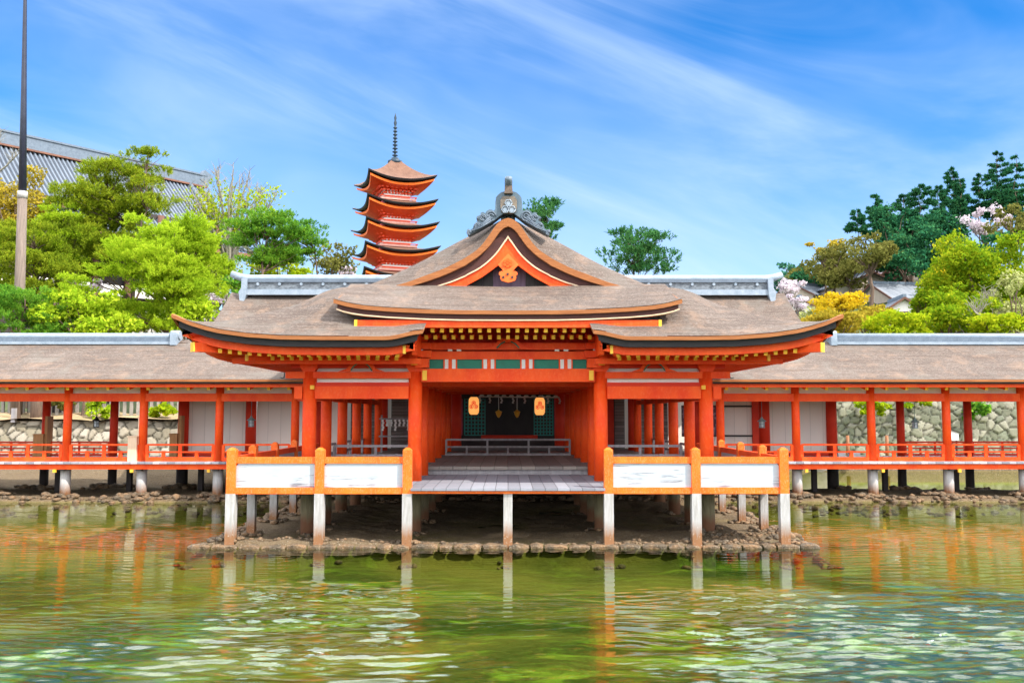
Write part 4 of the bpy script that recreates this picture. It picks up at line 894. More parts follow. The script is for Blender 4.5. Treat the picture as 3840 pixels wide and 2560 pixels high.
for u, lb in ((1066,'small black iron hook on the corridor eave nearest the pagoda side of the pavilion'), (2737,'small black iron hook on the corridor eave nearest the hillside side of the pavilion')):
    s = -1 if u < 1905 else 1; p = at(u,1412,27.66); mb = MB().tube([(p.x,p.y,p.z+.17),(p.x,p.y,p.z),(p.x+s*.03,p.y,p.z-.035),(p.x+s*.08,p.y,p.z-.04),(p.x+s*.12,p.y,p.z-.02)], .018, 6); solid('eave_hook', mb, LACQ, lb, 'hook')
# sign, posts and low rails on the far right bank
p = at(3570,1650,40); t = thing('notice_sign', 'white signboard with little roof on legs before the mossy stone wall', 'sign', (p.x,40,.3)); z1 = at(3570,1613,40).z; z0 = at(3570,1650,40).z
part('board', MB().prism([(p.x-.28,z0),(p.x+.28,z0),(p.x+.30,z1-.08),(p.x,z1),(p.x-.30,z1-.08)], 39.98, 40.02), PAPER, t)
part('roof_trim', MB().beam((p.x-.34,40,z1-.09),(p.x,40,z1+.02),.12,.03).beam((p.x,40,z1+.02),(p.x+.34,40,z1-.09),.12,.03), DARKW, t)
for d in (-.22,.22): part('leg', MB().box(p.x+d-.03,p.x+d+.03,40.03,40.08,-.4,z0), LACQ, t)
for u, lb in ((3178,'rusty brown marker post standing nearer the white hall wall'), (3325,'rusty brown marker post standing in the sand nearer the boulder')):
    p = at(u,1632,42.5); solid('marker_post', MB().tube([(p.x,42.5,.2),(p.x,42.5,p.z)], [.10,.08], 8), M('rusty_post_'+str(u), (.35,.13,.04), (.2,.08,.03)), lb, 'post')
for u0, u1, lb in ((3140,3166,'short white block lying on the corridor floor'), (3185,3222,'longer white block lying on the corridor floor')):
    a, b = at(u0,1708,31.5), at(u1,1694,31.5); solid('white_block', MB().box(a.x,b.x,31.4,31.7,1.2,b.z-.0), PAPER, lb, 'block')
o = solid('grass_strip', MB().box(9,32,43.0,44.3,.5,.62), M('short_grass', (.20,.30,.03), (.35,.36,.06), 2, (1,1,1), .95, .03, 30), None, None, kind='structure')
# ---------------------------------------------------------------- five-storeyed pagoda on the hill
PC = at(1478, 900, 105); pc = Vector((PC.x, 105, 0)); ROT = math.atan2(-math.sqrt(5.46**2-2.2**2), -2.2)   # direction of the near corner
PTH = M('pagoda_bark_roof', (.13,.065,.042), (.19,.10,.065), 1.5, (1,1,1), .9, .03, 10); PRED = M('pagoda_red', (.9,.10,.02), (.75,.06,.012), 2, (1,1,1), .5, 0); PDK = M('pagoda_dark_edge', (.035,.03,.04), (.02,.02,.03), 2)
PNKW = M('faded_pinkish_boards', (.75,.42,.34), (.62,.30,.24), 3, bd=0)
pg = thing('pagoda', 'five storeyed red pagoda with dark upturned eaves and tall spire rising behind the pavilion roof', 'pagoda', (pc.x,105,4))
zN = lambda v: at(1406, v, 99.8).z
def corner(R, i, ex=0): a = ROT+i*math.pi/2; return Vector((pc.x+R*math.cos(a), pc.y+R*math.sin(a), 0))
tips = [(5.46,622,606),(5.62,715,None),(5.8,803,None),(5.95,896,None),(6.1,992,None)]
for lv, (R, vtip, vap) in enumerate(tips):
    R *= 1.05; zt_ = zN(vtip+8); zm = zt_-.66; rt = .75 if lv == 0 else R*.40; ztop = at(1478,606,105).z if lv == 0 else zm+.72
    mb, mb2, mb3, mb4 = MB(), MB(), MB(), MB()
    for i in range(4):
        A, B = corner(R,i), corner(R,i+1); a, b = corner(rt,i), corner(rt,i+1); G, E1, E2, E3, E4, S = [], [], [], [], [], []
        for q in np.linspace(-1,1,17):
            f_ = (q+1)/2; o_ = A.lerp(B,f_); bow = 1-.10*(1-q*q); o_ = pc+(o_-pc)*bow; t_ = a.lerp(b,f_); row = []
            for t in np.linspace(0,1,7): p = o_.lerp(t_,t); p.z = zm+.66*abs(q)**2.4*(1-t)**2+(ztop-zm)*(t**1.45*.9+t*.1); row.append(tuple(p))
            G.append(row); p0 = Vector(row[0]); n = (pc-o_).normalized()
            E1.append(p0); E2.append(p0+n*.35); E3.append(p0+n*.38+Vector((0,0,-.24))); E4.append(p0+n*.12+Vector((0,0,-.16)))
            S.append([tuple(p0+n*.42+Vector((0,0,-.42))), tuple(p0+n*.5+Vector((0,0,-.66))), tuple(p0.lerp(Vector((t_.x,t_.y,p0.z)),.42)+Vector((0,0,-.80))), tuple(Vector((pc.x,pc.y,0)).lerp(Vector((t_.x,t_.y,0)),1.0)+Vector((0,0,zm-1.25)))])
        mb.grid(G, 0, True, True); mb2.strip(E1,E2,E3,E4); mb3.grid([s_[:2] for s_ in S]); mb4.grid([s_[1:] for s_ in S])
    rf = part('roof', mb, PTH, pg); part('eave_edge', mb2, PDK, rf); part('eave_beam', mb3, ORG, rf); part('soffit', mb4, PRED, rf)
    hb = R*.36; zb0 = zm-3.1
    def ring(Rr, z0_, z1_, th): 
        m_ = MB()
        for i in range(4):
            A, B = corner(Rr,i), corner(Rr,i+1); A.z = B.z = (z0_+z1_)/2; m_.beam(A,B,th,z1_-z0_)
        return m_
    m_ = MB()
    for i in range(4):
        A, B = corner(hb,i), corner(hb,i+1); m_.add([(A.x,A.y,zb0),(B.x,B.y,zb0),(B.x,B.y,zm-.6),(A.x,A.y,zm-.6)], [(0,1,2,3)])
    bd = part('storey_body', m_, PRED, pg); part('balcony', ring(hb*1.40, zm-2.16, zm-1.92, .08), PNKW, bd); part('balcony_rail', ring(hb*1.44, zm-1.84, zm-1.74, .1), PRED, bd)
    part('white_band', ring(hb*1.02, zm-1.66, zm-1.44, .1), WHT, bd)
    m_, m2 = MB(), MB()
    for i in range(4):
        for j in range(8):
            for lay in range(3):
                f_ = (j+.5)/8; A, B = corner(hb*(1.08+.22*lay),i), corner(hb*(1.08+.22*lay),i+1); p = A.lerp(B,f_); z = zm-1.38+.26*lay; m_.box(p.x-.13,p.x+.13,p.y-.13,p.y+.13,z,z+.15)
                if lay < 2: p = corner(hb*1.05,i).lerp(corner(hb*1.05,i+1),(j+1)/8.5); m2.box(p.x-.09,p.x+.09,p.y-.09,p.y+.09,z-.02,z+.16)
    part('bracket_frieze', m_, PRED, bd); part('white_frieze', m2, WHT, bd)
za, zs = at(1478,612,105).z, at(1478,425,105).z; prof = [(.85,-.1),(.85,.25),(.5,.35),(.45,.6),(.2,.7)]
hgt = zs-za; z = .8
for k in range(9): prof += [(.12,z),(.34-.012*k,z+.08),(.34-.012*k,z+.16),(.12,z+.24)]; z += hgt*.62/9
prof += [(.12,z),(.2,z+.3),(.1,z+.6),(.16,z+.9),(.05,hgt-.15),(.02,hgt)]
part('spire', MB().lathe(prof, (pc.x,105,za), 10), SPIRE, pg)
part('stone_base', MB().box(pc.x-4,pc.x+4,101,109,4,9), ROCKG, pg)
# ---------------------------------------------------------------- great tiled hall on the left hill
Rr_ = at(738,690,90); Lr_ = at(-60,497,0.001+76*1.0); Lr_ = Vector((-43.8,74.6,0)); dv = Vector((11.9,14.0,0)).normalized(); nv = Vector((dv.y,-dv.x,0))
Rr = Vector((Rr_.x,90,Rr_.z)); Ll = Rr-dv*24; hh = thing('great_tiled_hall', 'huge old timber hall with ribbed grey tile roof behind the pines', 'hall', (float(Rr.x),90,8))
def rp_(s_, t): # s along ridge from right end (m, leftwards), t 0..1 down the slope
    p = Rr-dv*s_+nv*(9.6*t); p.z = Rr.z-.3-7.9*(1-(1-t)**1.18)*1.0; return p
mb = MB(); nr = 86; S_ = 34.
for k in range(nr):
    s0 = k*S_/nr; wv = S_/nr; G = []
    for ds, up in ((0,0),(.5,0),(.55,.16),(.74,.25),(.93,.16),(1.0,0)):
        G.append([tuple(rp_(s0+ds*wv, t)+Vector((0,0,up)))+() for t in np.linspace(0,1,9)])
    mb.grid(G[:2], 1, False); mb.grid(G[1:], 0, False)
HTL = M('grey_rib_tiles', (.22,.26,.31), (.14,.17,.21), .5, (1,1,1), .55, 0)
HPAN = M('shaded_pan_tiles', (.07,.08,.10), (.04,.05,.07), .5, (1,1,1), .6, 0)  # darker copy of the rib tiles: shade between ribs put into the colour
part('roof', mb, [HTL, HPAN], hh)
mb = MB(); mb.grid([[tuple(rp_(s_, 0)), tuple(rp_(s_, 0)-nv*9+Vector((0,0,-7.5)))] for s_ in (0,S_)]); part('rear_slope', mb, HTL, hh)
a_, b_ = Rr+dv*.9+Vector((0,0,.35)), Rr-dv*S_+Vector((0,0,.35)); rg = part('ridge', MB().beam(a_,b_,.7,1.1), TILE, hh); part('ridge_cap', MB().beam(a_+Vector((0,0,.62)),b_+Vector((0,0,.62)),.9,.18), TILE, rg)
part('ridge_edge', MB().beam(a_+Vector((0,0,-.6)),b_+Vector((0,0,-.6)),1.0,.16), M('rust_edge', (.22,.09,.05),(.12,.05,.03)), rg)
part('ridge_end_ornament', MB().beam(Rr+dv*.6+Vector((0,0,.2)),Rr+dv*1.15+Vector((0,0,1.25)),.8,1.1), TILE, hh)
part('descending_ridge', MB().tube([tuple(rp_(.9,t)+Vector((0,0,.3))) for t in np.linspace(0,1,9)], .24, 8), TILE, hh)
part('verge', MB().tube([tuple(rp_(-.2,t)+Vector((0,0,.05))) for t in np.linspace(0,1,9)], .28, 8), M('moss_edge', (.10,.11,.05),(.06,.06,.04)), hh)
e0, e1 = rp_(0,.99), rp_(S_,.99); part('eave_board', MB().beam(e0+Vector((0,0,-.25)),e1+Vector((0,0,-.25)),.5,.35), M('rust_eave', (.25,.10,.05),(.14,.06,.03)), hh)
w0, w1 = Rr-dv*1.5+nv*6.2, Rr-dv*33+nv*6.2; mb = MB()
V0 = [(w0.x,w0.y,7),(w1.x,w1.y,7),(w1.x,w1.y,Rr.z-5.3),(w0.x,w0.y,Rr.z-5.3)]; mb.add(V0, [(0,1,2,3)]); V1 = w0-nv*12; mb.add([(w0.x,w0.y,7),(V1.x,V1.y,7),(V1.x,V1.y,Rr.z-5),((w0+V1).x/2,(w0+V1).y/2,Rr.z-1),(w0.x,w0.y,Rr.z-5)], [(0,1,2,3,4)])
part('wall', mb, DARKW, hh)
for k in range(12):
    p = w0.lerp(w1,k/11)+nv*.3; part('pillar', MB().tube([(p.x,p.y,7),(p.x,p.y,Rr.z-5.4)], .3, 8), HWOOD, hh)
    if k < 11: q = w0.lerp(w1,(k+1)/11)+nv*.3; part('plaster_bay', MB().beam(Vector((p.x,p.y,13.2)).lerp(Vector((q.x,q.y,13.2)),.15), Vector((p.x,p.y,13.2)).lerp(Vector((q.x,q.y,13.2)),.85), .1, .9), WHT, hh)
# flagpole
t = thing('flagpole', 'very tall pole, dark metal above a weathered wooden lower part, rising over the pines', 'pole', tuple(at(72,1250,44)))
b0, b1, b2 = at(72,1300,44), at(84,737,44), at(95,-60,44); b0.z = 2.6
part('lower_pole', MB().tube([b0,b0.lerp(b1,.5),b1], [.27,.24,.215], 12), M('weathered_pole_wood', (.24,.185,.15), (.14,.11,.09), 3, (5,5,.4), .85, .02, 20), t)
part('collar', MB().tube([b1+Vector((0,0,-.1)),b1+Vector((0,0,.25))], .235, 12), PILE, t)
part('upper_pole', MB().tube([b1,b1.lerp(b2,.5),b2,b2+Vector((.1,0,3))], [.19,.13,.075,.05], 12), M('dark_steel_pole', (.03,.035,.06), (.02,.022,.04), 3, rough=.35, bd=0), t)
# ---------------------------------------------------------------- houses on the right hillside
def house(name, cx, cy, zb, wx_, dy_, hw, hr, ang, label, wall=HWALL, roofm=HTILE, over=.5, wins=3):
    t = thing(name, label, 'house', (cx,cy,zb)); ca, sa = math.cos(ang), math.sin(ang)
    R = lambda x, y, z: (cx+x*ca-y*sa, cy+x*sa+y*ca, zb+z)      # local x = ridge direction
    mb = MB(); a, b = wx_/2, dy_/2
    V = [R(-a,-b,-3),R(a,-b,-3),R(a,b,-3),R(-a,b,-3),R(-a,-b,hw),R(a,-b,hw),R(a,b,hw),R(-a,b,hw),R(-a,0,hw+hr),R(a,0,hw+hr)]
    mb.add(V, [(0,1,5,4),(2,3,7,6),(1,2,6,9,5),(3,0,4,8,7)]); part('wall', mb, wall, t)
    ao, bo = a+over, b+over; k = hr*(bo/b); z0_ = hw+hr-k; mb = MB(); th = .16
    for s_ in (-1,1):
        n_ = 12; G = []
        for i in range(n_*3+1):
            x = -ao+2*ao*i/(n_*3); up = .05*(i % 3 == 1); G.append([R(x,0,hw+hr+.1+up),R(x,s_*bo*.5,(hw+hr+z0_)/2+.06+up),R(x,s_*bo,z0_+.1+up)])
        mb.grid(G, 0, False, s_ < 0); mb.grid([[(p[0],p[1],p[2]-th) for p in g] for g in (G[0],G[-1])], 0, False, s_ > 0)
        for g in (G[0], G[-1]): mb.grid([g, [(p[0],p[1],p[2]-th) for p in g]])
        mb.grid([[g[2] for g in G], [(g[2][0],g[2][1],g[2][2]-th) for g in G]])
    rf = part('roof', mb, roofm, t); part('ridge', MB().beam(R(-ao,0,hw+hr+.2), R(ao,0,hw+hr+.2), .35, .3), TILE, rf)
    for s_ in (-1,1):
        part('verge_board', MB().beam(R(s_*ao,0,hw+hr-.02), R(s_*ao,-bo,z0_-.02), .08, .22).beam(R(s_*ao,0,hw+hr-.02), R(s_*ao,bo,z0_-.02), .08, .22), HWOOD, rf)
    for i in range(wins):
        x = -a+(i+.5)*wx_/wins; f_ = part('window', MB().beam(R(x-.5,-b-.03,hw-.9), R(x+.5,-b-.03,hw-.9), .06, 1.0), HWOOD, t); part('pane', MB().beam(R(x-.42,-b-.06,hw-.9), R(x+.42,-b-.06,hw-.9), .06, .84), GLASS, f_)
    for s_ in (-1,1):
        f_ = part('window', MB().beam(R(s_*(a+.03),-.5,hw-.8), R(s_*(a+.03),.5,hw-.8), .06, .9), HWOOD, t); part('pane', MB().beam(R(s_*(a+.06),-.42,hw-.8), R(s_*(a+.06),.42,hw-.8), .06, .74), GLASS, f_)
    return t
def hat(u, v, Y): return at(u, v, Y)
p = hat(3050,1150,118); house('hillside_house', p.x, p.y, p.z-.9, 8.7, 5.8, 2.0, 1.6, math.radians(38), 'long low house with grey tile roof behind the golden tree, nearest the pavilion roof')
p = hat(3212,1118,112); house('hillside_house', p.x, p.y, p.z-.6, 7, 6.4, 2.0, 1.3, math.radians(100), 'house with broad low cream gable and grey roof above the golden tree')
p = hat(3335,1085,125); house('hillside_house', p.x, p.y, p.z-.9, 5.5, 3.8, 2.0, 1.6, math.radians(72), 'small brown gabled house between the golden tree and the broad pale roof', HWOOD)
p = hat(3450,1042,135); house('hillside_house', p.x, p.y, p.z-.6, 6, 4.8, 2.0, 1.5, math.radians(50), 'grey gabled house highest on the wooded hillside', HWALL)
p = hat(3385,1165,104); house('hillside_house', p.x, p.y, p.z-1.0, 7.2, 7.6, 2.0, 2.0, math.radians(10), 'wide house with big pale silver roof sloping toward the corridor', HWALL, M('silver_sheet_roof', (.25,.27,.30), (.17,.19,.22), 1, (1,1,1), .85, 0, spec=.1))
p = hat(3365,1185,92); house('hillside_house', p.x, p.y, p.z-1.2, 4, 3.0, 1.8, 1.0, math.radians(84), 'little gabled outbuilding in front of the wide silver roof', WHT, wins=1)
p = hat(2988,1180,98); house('hillside_house', p.x, p.y, p.z-1.2, 4.5, 3.2, 1.8, .9, math.radians(80), 'small pale outbuilding just above the upturned pavilion eave', WHT, wins=1)
# ---------------------------------------------------------------- trees
TREE_N = [0]
def leafquads(C, size, r, flat=0.0, aspect=1.6):
    n = len(C); th = r.uniform(0, 2*np.pi, n); cz_ = r.uniform(-1, 1, n); s_ = np.sqrt(1-cz_**2); nrm = np.stack([s_*np.cos(th), s_*np.sin(th), cz_*(1-flat)+flat*np.sign(cz_)],-1); nrm /= np.linalg.norm(nrm,axis=1)[:,None]
    a = np.cross(nrm, r.normal(size=(n,3))); a /= np.linalg.norm(a,axis=1)[:,None]; b = np.cross(nrm, a); sz = size*r.uniform(.6,1.35,n)[:,None]
    V = np.stack([C-a*sz*.5*aspect, C-b*sz*.5, C+a*sz*.5*aspect, C+b*sz*.5],1).reshape(-1,3); return V, np.arange(4*n).reshape(-1,4)
def needles(C, D, ln, wd, r):                   # one thin triangle-quad per needle bunch, from C along D
    n = len(C); side = np.cross(D, r.normal(size=(n,3))); side /= np.linalg.norm(side,axis=1)[:,None]; l_ = ln*r.uniform(.6,1.25,n)[:,None]
    V = np.stack([C, C+D*l_*.45+side*wd, C+D*l_, C+D*l_*.45-side*wd],1).reshape(-1,3); return V, np.arange(4*n).reshape(-1,4)
def branch(mb, p, q, r0, r1, r, bend=.12, n=5):
    p, q = Vector(p), Vector(q); L_ = (q-p).length; pts = []; off = Vector((r.normal(),r.normal(),abs(r.normal())*.6))*bend*L_
    for i in range(n+1): t = i/n; pts.append(p.lerp(q,t)+off*math.sin(t*math.pi)*.6+Vector((r.normal(),r.normal(),r.normal()))*.015*L_*(0<i<n))
    mb.tube(pts, [r0+(r1-r0)*i/n for i in range(n+1)], 6, 0, False); return pts
def tree(kind, u, v, wpx, hpx, D, leaf, label, name=None, dens=1.0, base=None, seed=None, size=None, lean=0., bark=BARK, nb=None, group=None, deep=.8, sub=None):
    TREE_N[0] += 1; r = np.random.default_rng(seed or 100+TREE_N[0]); c = at(u, v, D); sc = D/FPX; rx, rzz = wpx*sc/2, hpx*sc/2; ry = rx*deep
    bx, by = c.x+lean*rx, c.y; bz = (c.z-rzz if kind == 'bush' and D < 44 else float(hill(bx, by))) if base is None else base
    nm = name or dict(broad='broadleaf_tree', pine='pine_tree', conifer='conifer_tree', cherry='cherry_tree', bush='shrub')[kind]; t = thing(nm, label, 'shrub' if kind == 'bush' else 'tree', (bx,by,bz), group); tr = MB(); Vs = []; 
    px1 = D/907.
    if kind in ('broad','cherry','bush'):
        nb_ = nb or int(np.clip(wpx/14, 12, 34)); B = []
        for i in range(nb_):
            d = r.normal(size=3); d /= np.linalg.norm(d); k = r.uniform(.30,1.0)**.8; rb = r.uniform(.18,.43)*(1.15-.35*k)*(1 if nb_ < 20 else .82)
            B.append((np.array([c.x+d[0]*rx*k, c.y+d[1]*ry*k, c.z+d[2]*rzz*k]), rb))
        sz = size or max(.13, 2.1*px1)
        for q, rb in B:
            R3 = np.array([rx,ry,min(rzz,rx)*1.0])*rb; area = 4*math.pi*(R3.prod()**(2/3)); n = int(np.clip(area/(sz*sz)*1.35*dens, 60, 5200))
            d = r.normal(size=(n,3)); d /= np.linalg.norm(d,axis=1)[:,None]; rad = .62+.5*r.random(n)**.7+.10*r.normal(size=n); rad *= 1+.32*np.sin(d[:,0]*5+q[0]*3)*np.cos(d[:,2]*4+q[2]*5)
            Vs.append(leafquads(q+d*rad[:,None]*R3, sz, r)[0])
        fork = Vector((bx+(c.x-bx)*.5, by, bz+(c.z-rzz*.6-bz)*.75)); fork.z = max(fork.z, bz+.3)
        tk = max(.09, .045*(rx+rzz)); branch(tr, (bx,by,bz-.4), fork, tk, tk*.7, r, .05)
        for q, rb in B[:16]: branch(tr, fork, q, tk*.42, tk*.08, r)
    elif kind == 'pine':
        nl = nb or int(np.clip(hpx/26, 5, 14)); top = Vector((c.x-lean*rx*.2, c.y, c.z+rzz*.85)); tk = max(.1, .03*(rx+rzz)); pts = branch(tr, (bx,by,bz-.4), top, tk, tk*.25, r, .10, 9); PD = []
        for i in range(nl):
            f_ = (i+.5)/nl; zc_ = c.z-rzz+2*rzz*f_; wdt = math.sqrt(max(.12, 1-((f_-.42)/.66)**2)); m_ = 2+int(4.4*wdt*max(1,rx/rzz))
            for j in range(m_):
                a = r.uniform(0,2*np.pi); k = r.uniform(.12,1.0)**.8*wdt; q = np.array([c.x+rx*k*math.cos(a), c.y+ry*k*math.sin(a), zc_+r.uniform(-.08,.08)*rzz]); w_ = r.uniform(.15,.46)*(.6+.5*wdt)*min(rx, rzz*1.5)*.72
                PD.append((q, w_)); tpt = pts[int(np.clip((zc_-bz)/max(top.z-bz,.1)*9-.5,0,9))]; branch(tr, tpt, q-np.array([0,0,w_*.15]), tk*.32, tk*.07, r, .10, 4)
        ln = size or max(.2, 4.0*px1)
        for q, w_ in PD:
            nt = int(np.clip(.62*dens*w_*w_/(ln*ln*.05), 14, 420)); a = r.uniform(0,2*np.pi,nt); k = np.sqrt(r.random(nt))*(1+.35*np.sin(a*3+q[0]*9)); C = np.stack([q[0]+w_*k*np.cos(a), q[1]+w_*k*np.sin(a), q[2]+w_*.30*(1-k*k)*r.uniform(-.6,1.1,nt)+.22*w_*np.sin(5*a+q[1]*7)*k+r.normal(size=nt)*.05*w_],-1)
            ax_ = np.stack([np.cos(a)*k*.75, np.sin(a)*k*.75, r.uniform(.35,1.1,nt)],-1); C = np.repeat(C, 15, 0); n = len(C); tt = r.uniform(0,1,n); ax_ = np.repeat(ax_/np.linalg.norm(ax_,axis=1)[:,None], 15, 0); C = C+ax_*(tt*ln*1.1)[:,None]
            Dn = ax_*.9+r.normal(size=(n,3))*.55; Dn /= np.linalg.norm(Dn,axis=1)[:,None]; Vs.append(needles(C, Dn, ln*.62, ln*.085, r)[0])
    elif kind == 'conifer':
        top = Vector((c.x, c.y, c.z+rzz)); tk = max(.12, .022*(rx+rzz)); branch(tr, (bx,by,bz-.4), top, tk, .03, r, .03, 8); nl = nb or int(np.clip(hpx/11, 7, 24)); ln = size or max(.22, 3.2*px1)
        for i in range(nl):
            f_ = (i+.3)/nl; zc_ = c.z-rzz+2*rzz*f_; L_ = rx*(1.02-f_**1.5*.85)*r.uniform(.75,1.1); 
            for j in range(int(r.integers(3,6))):
                a = r.uniform(0,2*np.pi); Lj = L_*r.uniform(.6,1.05); st = Vector((c.x+(bx-c.x)*(1-f_)*.5, c.y, zc_)); en = Vector((c.x+Lj*math.cos(a), c.y+Lj*.8*math.sin(a), zc_+Lj*r.uniform(-.12,.25))); branch(tr, st, en, tk*.25, tk*.05, r, .05, 3)
                n = int(np.clip(120*dens*Lj/ln*.5, 50, 800)); tt = r.uniform(.22,1.05,n)**.8; sp = .26*Lj*(1.05-tt*.6); C = np.stack([st.x+(en.x-st.x)*tt, st.y+(en.y-st.y)*tt, st.z+(en.z-st.z)*tt],-1)+r.normal(size=(n,3))*np.stack([sp*.5,sp*.5,sp*.14],-1)
                Dn = np.stack([np.full(n,math.cos(a)), np.full(n,math.sin(a)), r.uniform(-.3,.8,n)],-1)+r.normal(size=(n,3))*.55; Dn /= np.linalg.norm(Dn,axis=1)[:,None]; Vs.append(needles(C, Dn, ln, ln*.17, r)[0])
    V = np.concatenate(Vs); npmesh('crown', V, np.arange(len(V)).reshape(-1,4), LEAF[leaf], t, False, (bx,by,bz))
    if tr.v and not (kind == 'bush' and D < 44.5): part('trunk', tr, bark, t)
    return t
G1 = 'pines on the bank behind the corridor'
tree('broad', 60, 800, 260, 340, 66, 'ochre', 'rounded ochre leaved tree beside the flagpole, in front of the tiled hall')
tree('pine', 400, 830, 430, 400, 54, 'pine', 'large layered black pine standing in front of the tiled hall roof', lean=.2, nb=13)
tree('pine', 535, 625, 230, 130, 54, 'pine', 'windswept dark pine top reaching above the ridge of the tiled hall', lean=-.9, nb=3, size=.24)
tree('pine', 600, 1030, 470, 420, 46, 'pinelime', 'bright lime coloured pine in front of the large layered pine', nb=12)
tree('pine', 120, 1010, 330, 330, 50, 'pine', 'olive green pine behind the wooden foot of the flagpole')
tree('broad', 330, 1200, 420, 190, 43.5, 'pinelime', 'low lime green shrubby tree just above the corridor ridge', dens=.8)
tree('pine', 90, 1185, 330, 210, 43, 'pinegreen', 'fresh green young pine in the corner above the corridor ridge', nb=6)
tree('pine', 275, 1160, 260, 240, 44.5, 'pinelime', 'lime green low pine right of the foot of the flagpole', nb=7)
tree('pine', 760, 1010, 260, 260, 56, 'pinelime', 'slender lime pine before the dark eaves of the tiled hall', nb=6)
tree('broad', 890, 1110, 170, 170, 50, 'pinegreen', 'dense fresh green bush beside the end of the long ridge cap', 'shrub', dens=1.1, base=4)
tree('pine', 1000, 905, 330, 210, 52, 'pinegreen', 'green pine with spreading ragged branches between the bare tree and the pagoda', lean=.3, nb=6, base=4)
tree('broad', 1235, 975, 190, 150, 66, 'olive', 'small rounded olive tree next to the pagoda', dens=.6, base=5)
tree('broad', 1040, 1010, 280, 90, 60, 'lime', 'row of yellow green foliage below the ragged pine', dens=.6, base=5)
tree('bush', 800, 1060, 260, 250, 58, 'pale', 'pale yellow green willowy bush at the foot of the bare tree', dens=.35, base=5, size=.16)
tree('cherry', 770, 1115, 120, 60, 52, 'cherry', 'small pale cherry in blossom in front of the tiled hall', dens=.5, base=4)
tree('cherry', 300, 1075, 190, 70, 58, 'cherry', 'pale cherry blossom glimpsed among the pines left of the slender pine', dens=.5, base=4)
tree('cherry', 1310, 1015, 90, 50, 72, 'cherry', 'pale cherry blossom between the olive tree and the pagoda', dens=.5, base=6)
# bare trees
def bare(u0, v0, v1, D, spread, n, label, seed, leafy=True):
    r = np.random.default_rng(seed); b = at(u0, v0, D); t = thing('bare_tree', label, 'tree', tuple(b)); mb = MB(); tips_ = []
    b0 = Vector((b.x, D, float(hill(b.x, D))-.3)); branch(mb, b0, b, .3, .2, r, .03)
    for i in range(n):
        f_ = (i/(n-1)-.5)*2 if n > 1 else 0; q = at(u0+spread*f_+r.normal()*12, v1+abs(f_)*120+r.uniform(0,90), D+r.uniform(-2,2)); m_ = b.lerp(q, .35)+Vector((-(q.x-b.x)*.12,0,.0)); pts = [b, m_, b.lerp(q,.7)+Vector((r.normal()*.1,0,0)), q]
        mb.tube(pts, [.13,.09,.055,.015], 5, 0, False); tips_ += [pts[2], q]
        for j in range(11):
            k = r.uniform(.3,.98); p = b.lerp(q,k); L_ = r.uniform(.5,1.5)*(1.2-k*.6); d = Vector((r.normal()*.45+f_*.3, r.normal()*.3, 1)).normalized(); e = p+d*L_; mb.tube([p, p.lerp(e,.5)+Vector((r.normal()*.05,0,0)), e], [.034,.022,.010], 4, 0, False)
            for l_ in range(3): s_ = p.lerp(e,r.uniform(.3,.9)); e2 = s_+Vector((r.normal()*.3,r.normal()*.3,r.uniform(.1,.5))); mb.tube([s_,e2],[.016,.007],3,0,False); tips_.append(e2)
    part('trunk', mb, BARKG, t)
    if leafy:
        C = np.array([tuple(x) for x in tips_]); C = np.repeat(C, 5, 0)+r.normal(size=(len(C)*5,3))*.22; C = C[C[:,2] < b.z+(at(u0,v1,D).z-b.z)*.72]; V = leafquads(C, .13, r)[0]; npmesh('crown', V, np.arange(len(V)).reshape(-1,4), LEAF['lime'], t, False, PORG[t.name])
bare(860, 1010, 585, 57, 165, 15, 'leafless tree with thin upright branches against the sky between the tiled hall and the pagoda', 31)
bare(-70, 720, 430, 60, 130, 6, 'bare dark branches entering at the edge of the picture above the tiled hall', 35, False)
bare(3690, 1190, 1080, 49, 60, 4, 'pale bare twigs showing among the yellow green trees', 33, False)
# centre pines
tree('pine', 2395, 950, 250, 165, 50, 'darkpine', 'round topped green pine standing behind the pavilion roof slope', nb=6, base=4, dens=.33, size=.34)
tree('pine', 2045, 830, 170, 150, 62, 'darkpine', 'sparse dark pine peeking out beside the ridge ornament', nb=5, dens=.22, base=5, size=.4)
# right hill
tree('broad', 3695, 1075, 540, 370, 56, 'limed', 'largest yellow green camphor tree on the hillside above the corridor', nb=40)
tree('broad', 3560, 1200, 420, 170, 50, 'limed', 'dense green tree just above the corridor ridge below the largest tree', nb=24)
tree('broad', 3360, 1215, 300, 130, 48.5, 'lime', 'low bright yellow green tree above the corridor ridge', nb=18)
tree('broad', 3110, 1225, 270, 120, 48.5, 'ochre', 'soft olive yellow tree beside the upturned pavilion eave', nb=16)
tree('broad', 3790, 1130, 170, 300, 52, 'pale', 'pale silvery green tree at the edge of the picture', nb=18)
tree('broad', 3455, 1115, 130, 110, 58, 'limed', 'small deep green tree beside the wide silver roof', nb=14)
tree('broad', 3130, 1145, 230, 115, 58, 'gold', 'golden yellow tree in front of the low cream gable', nb=18)
tree('broad', 3215, 1015, 140, 85, 121, 'gold', 'small golden tree above the brown gabled house', nb=14)
tree('broad', 3570, 1040, 160, 80, 74, 'gold', 'golden foliage beside the highest grey house', nb=12)
tree('broad', 3260, 945, 230, 170, 100, 'olive', 'domed olive brown tree below the dark conifers', nb=20)
tree('broad', 3120, 985, 190, 160, 108, 'olive', 'looser olive tree lower on the hillside than the domed one', nb=16, dens=.8)
tree('broad', 3090, 935, 170, 70, 112, 'ochre', 'thin spreading yellowish tree topping the low end of the hill', nb=12, dens=.4)
tree('broad', 2975, 1020, 120, 80, 150, 'teal', 'bluish green distant tree clump at the low end of the hill', nb=12)
tree('broad', 2935, 1060, 110, 90, 140, 'teal', 'darker distant bush beside the end of the hall ridge', nb=10)
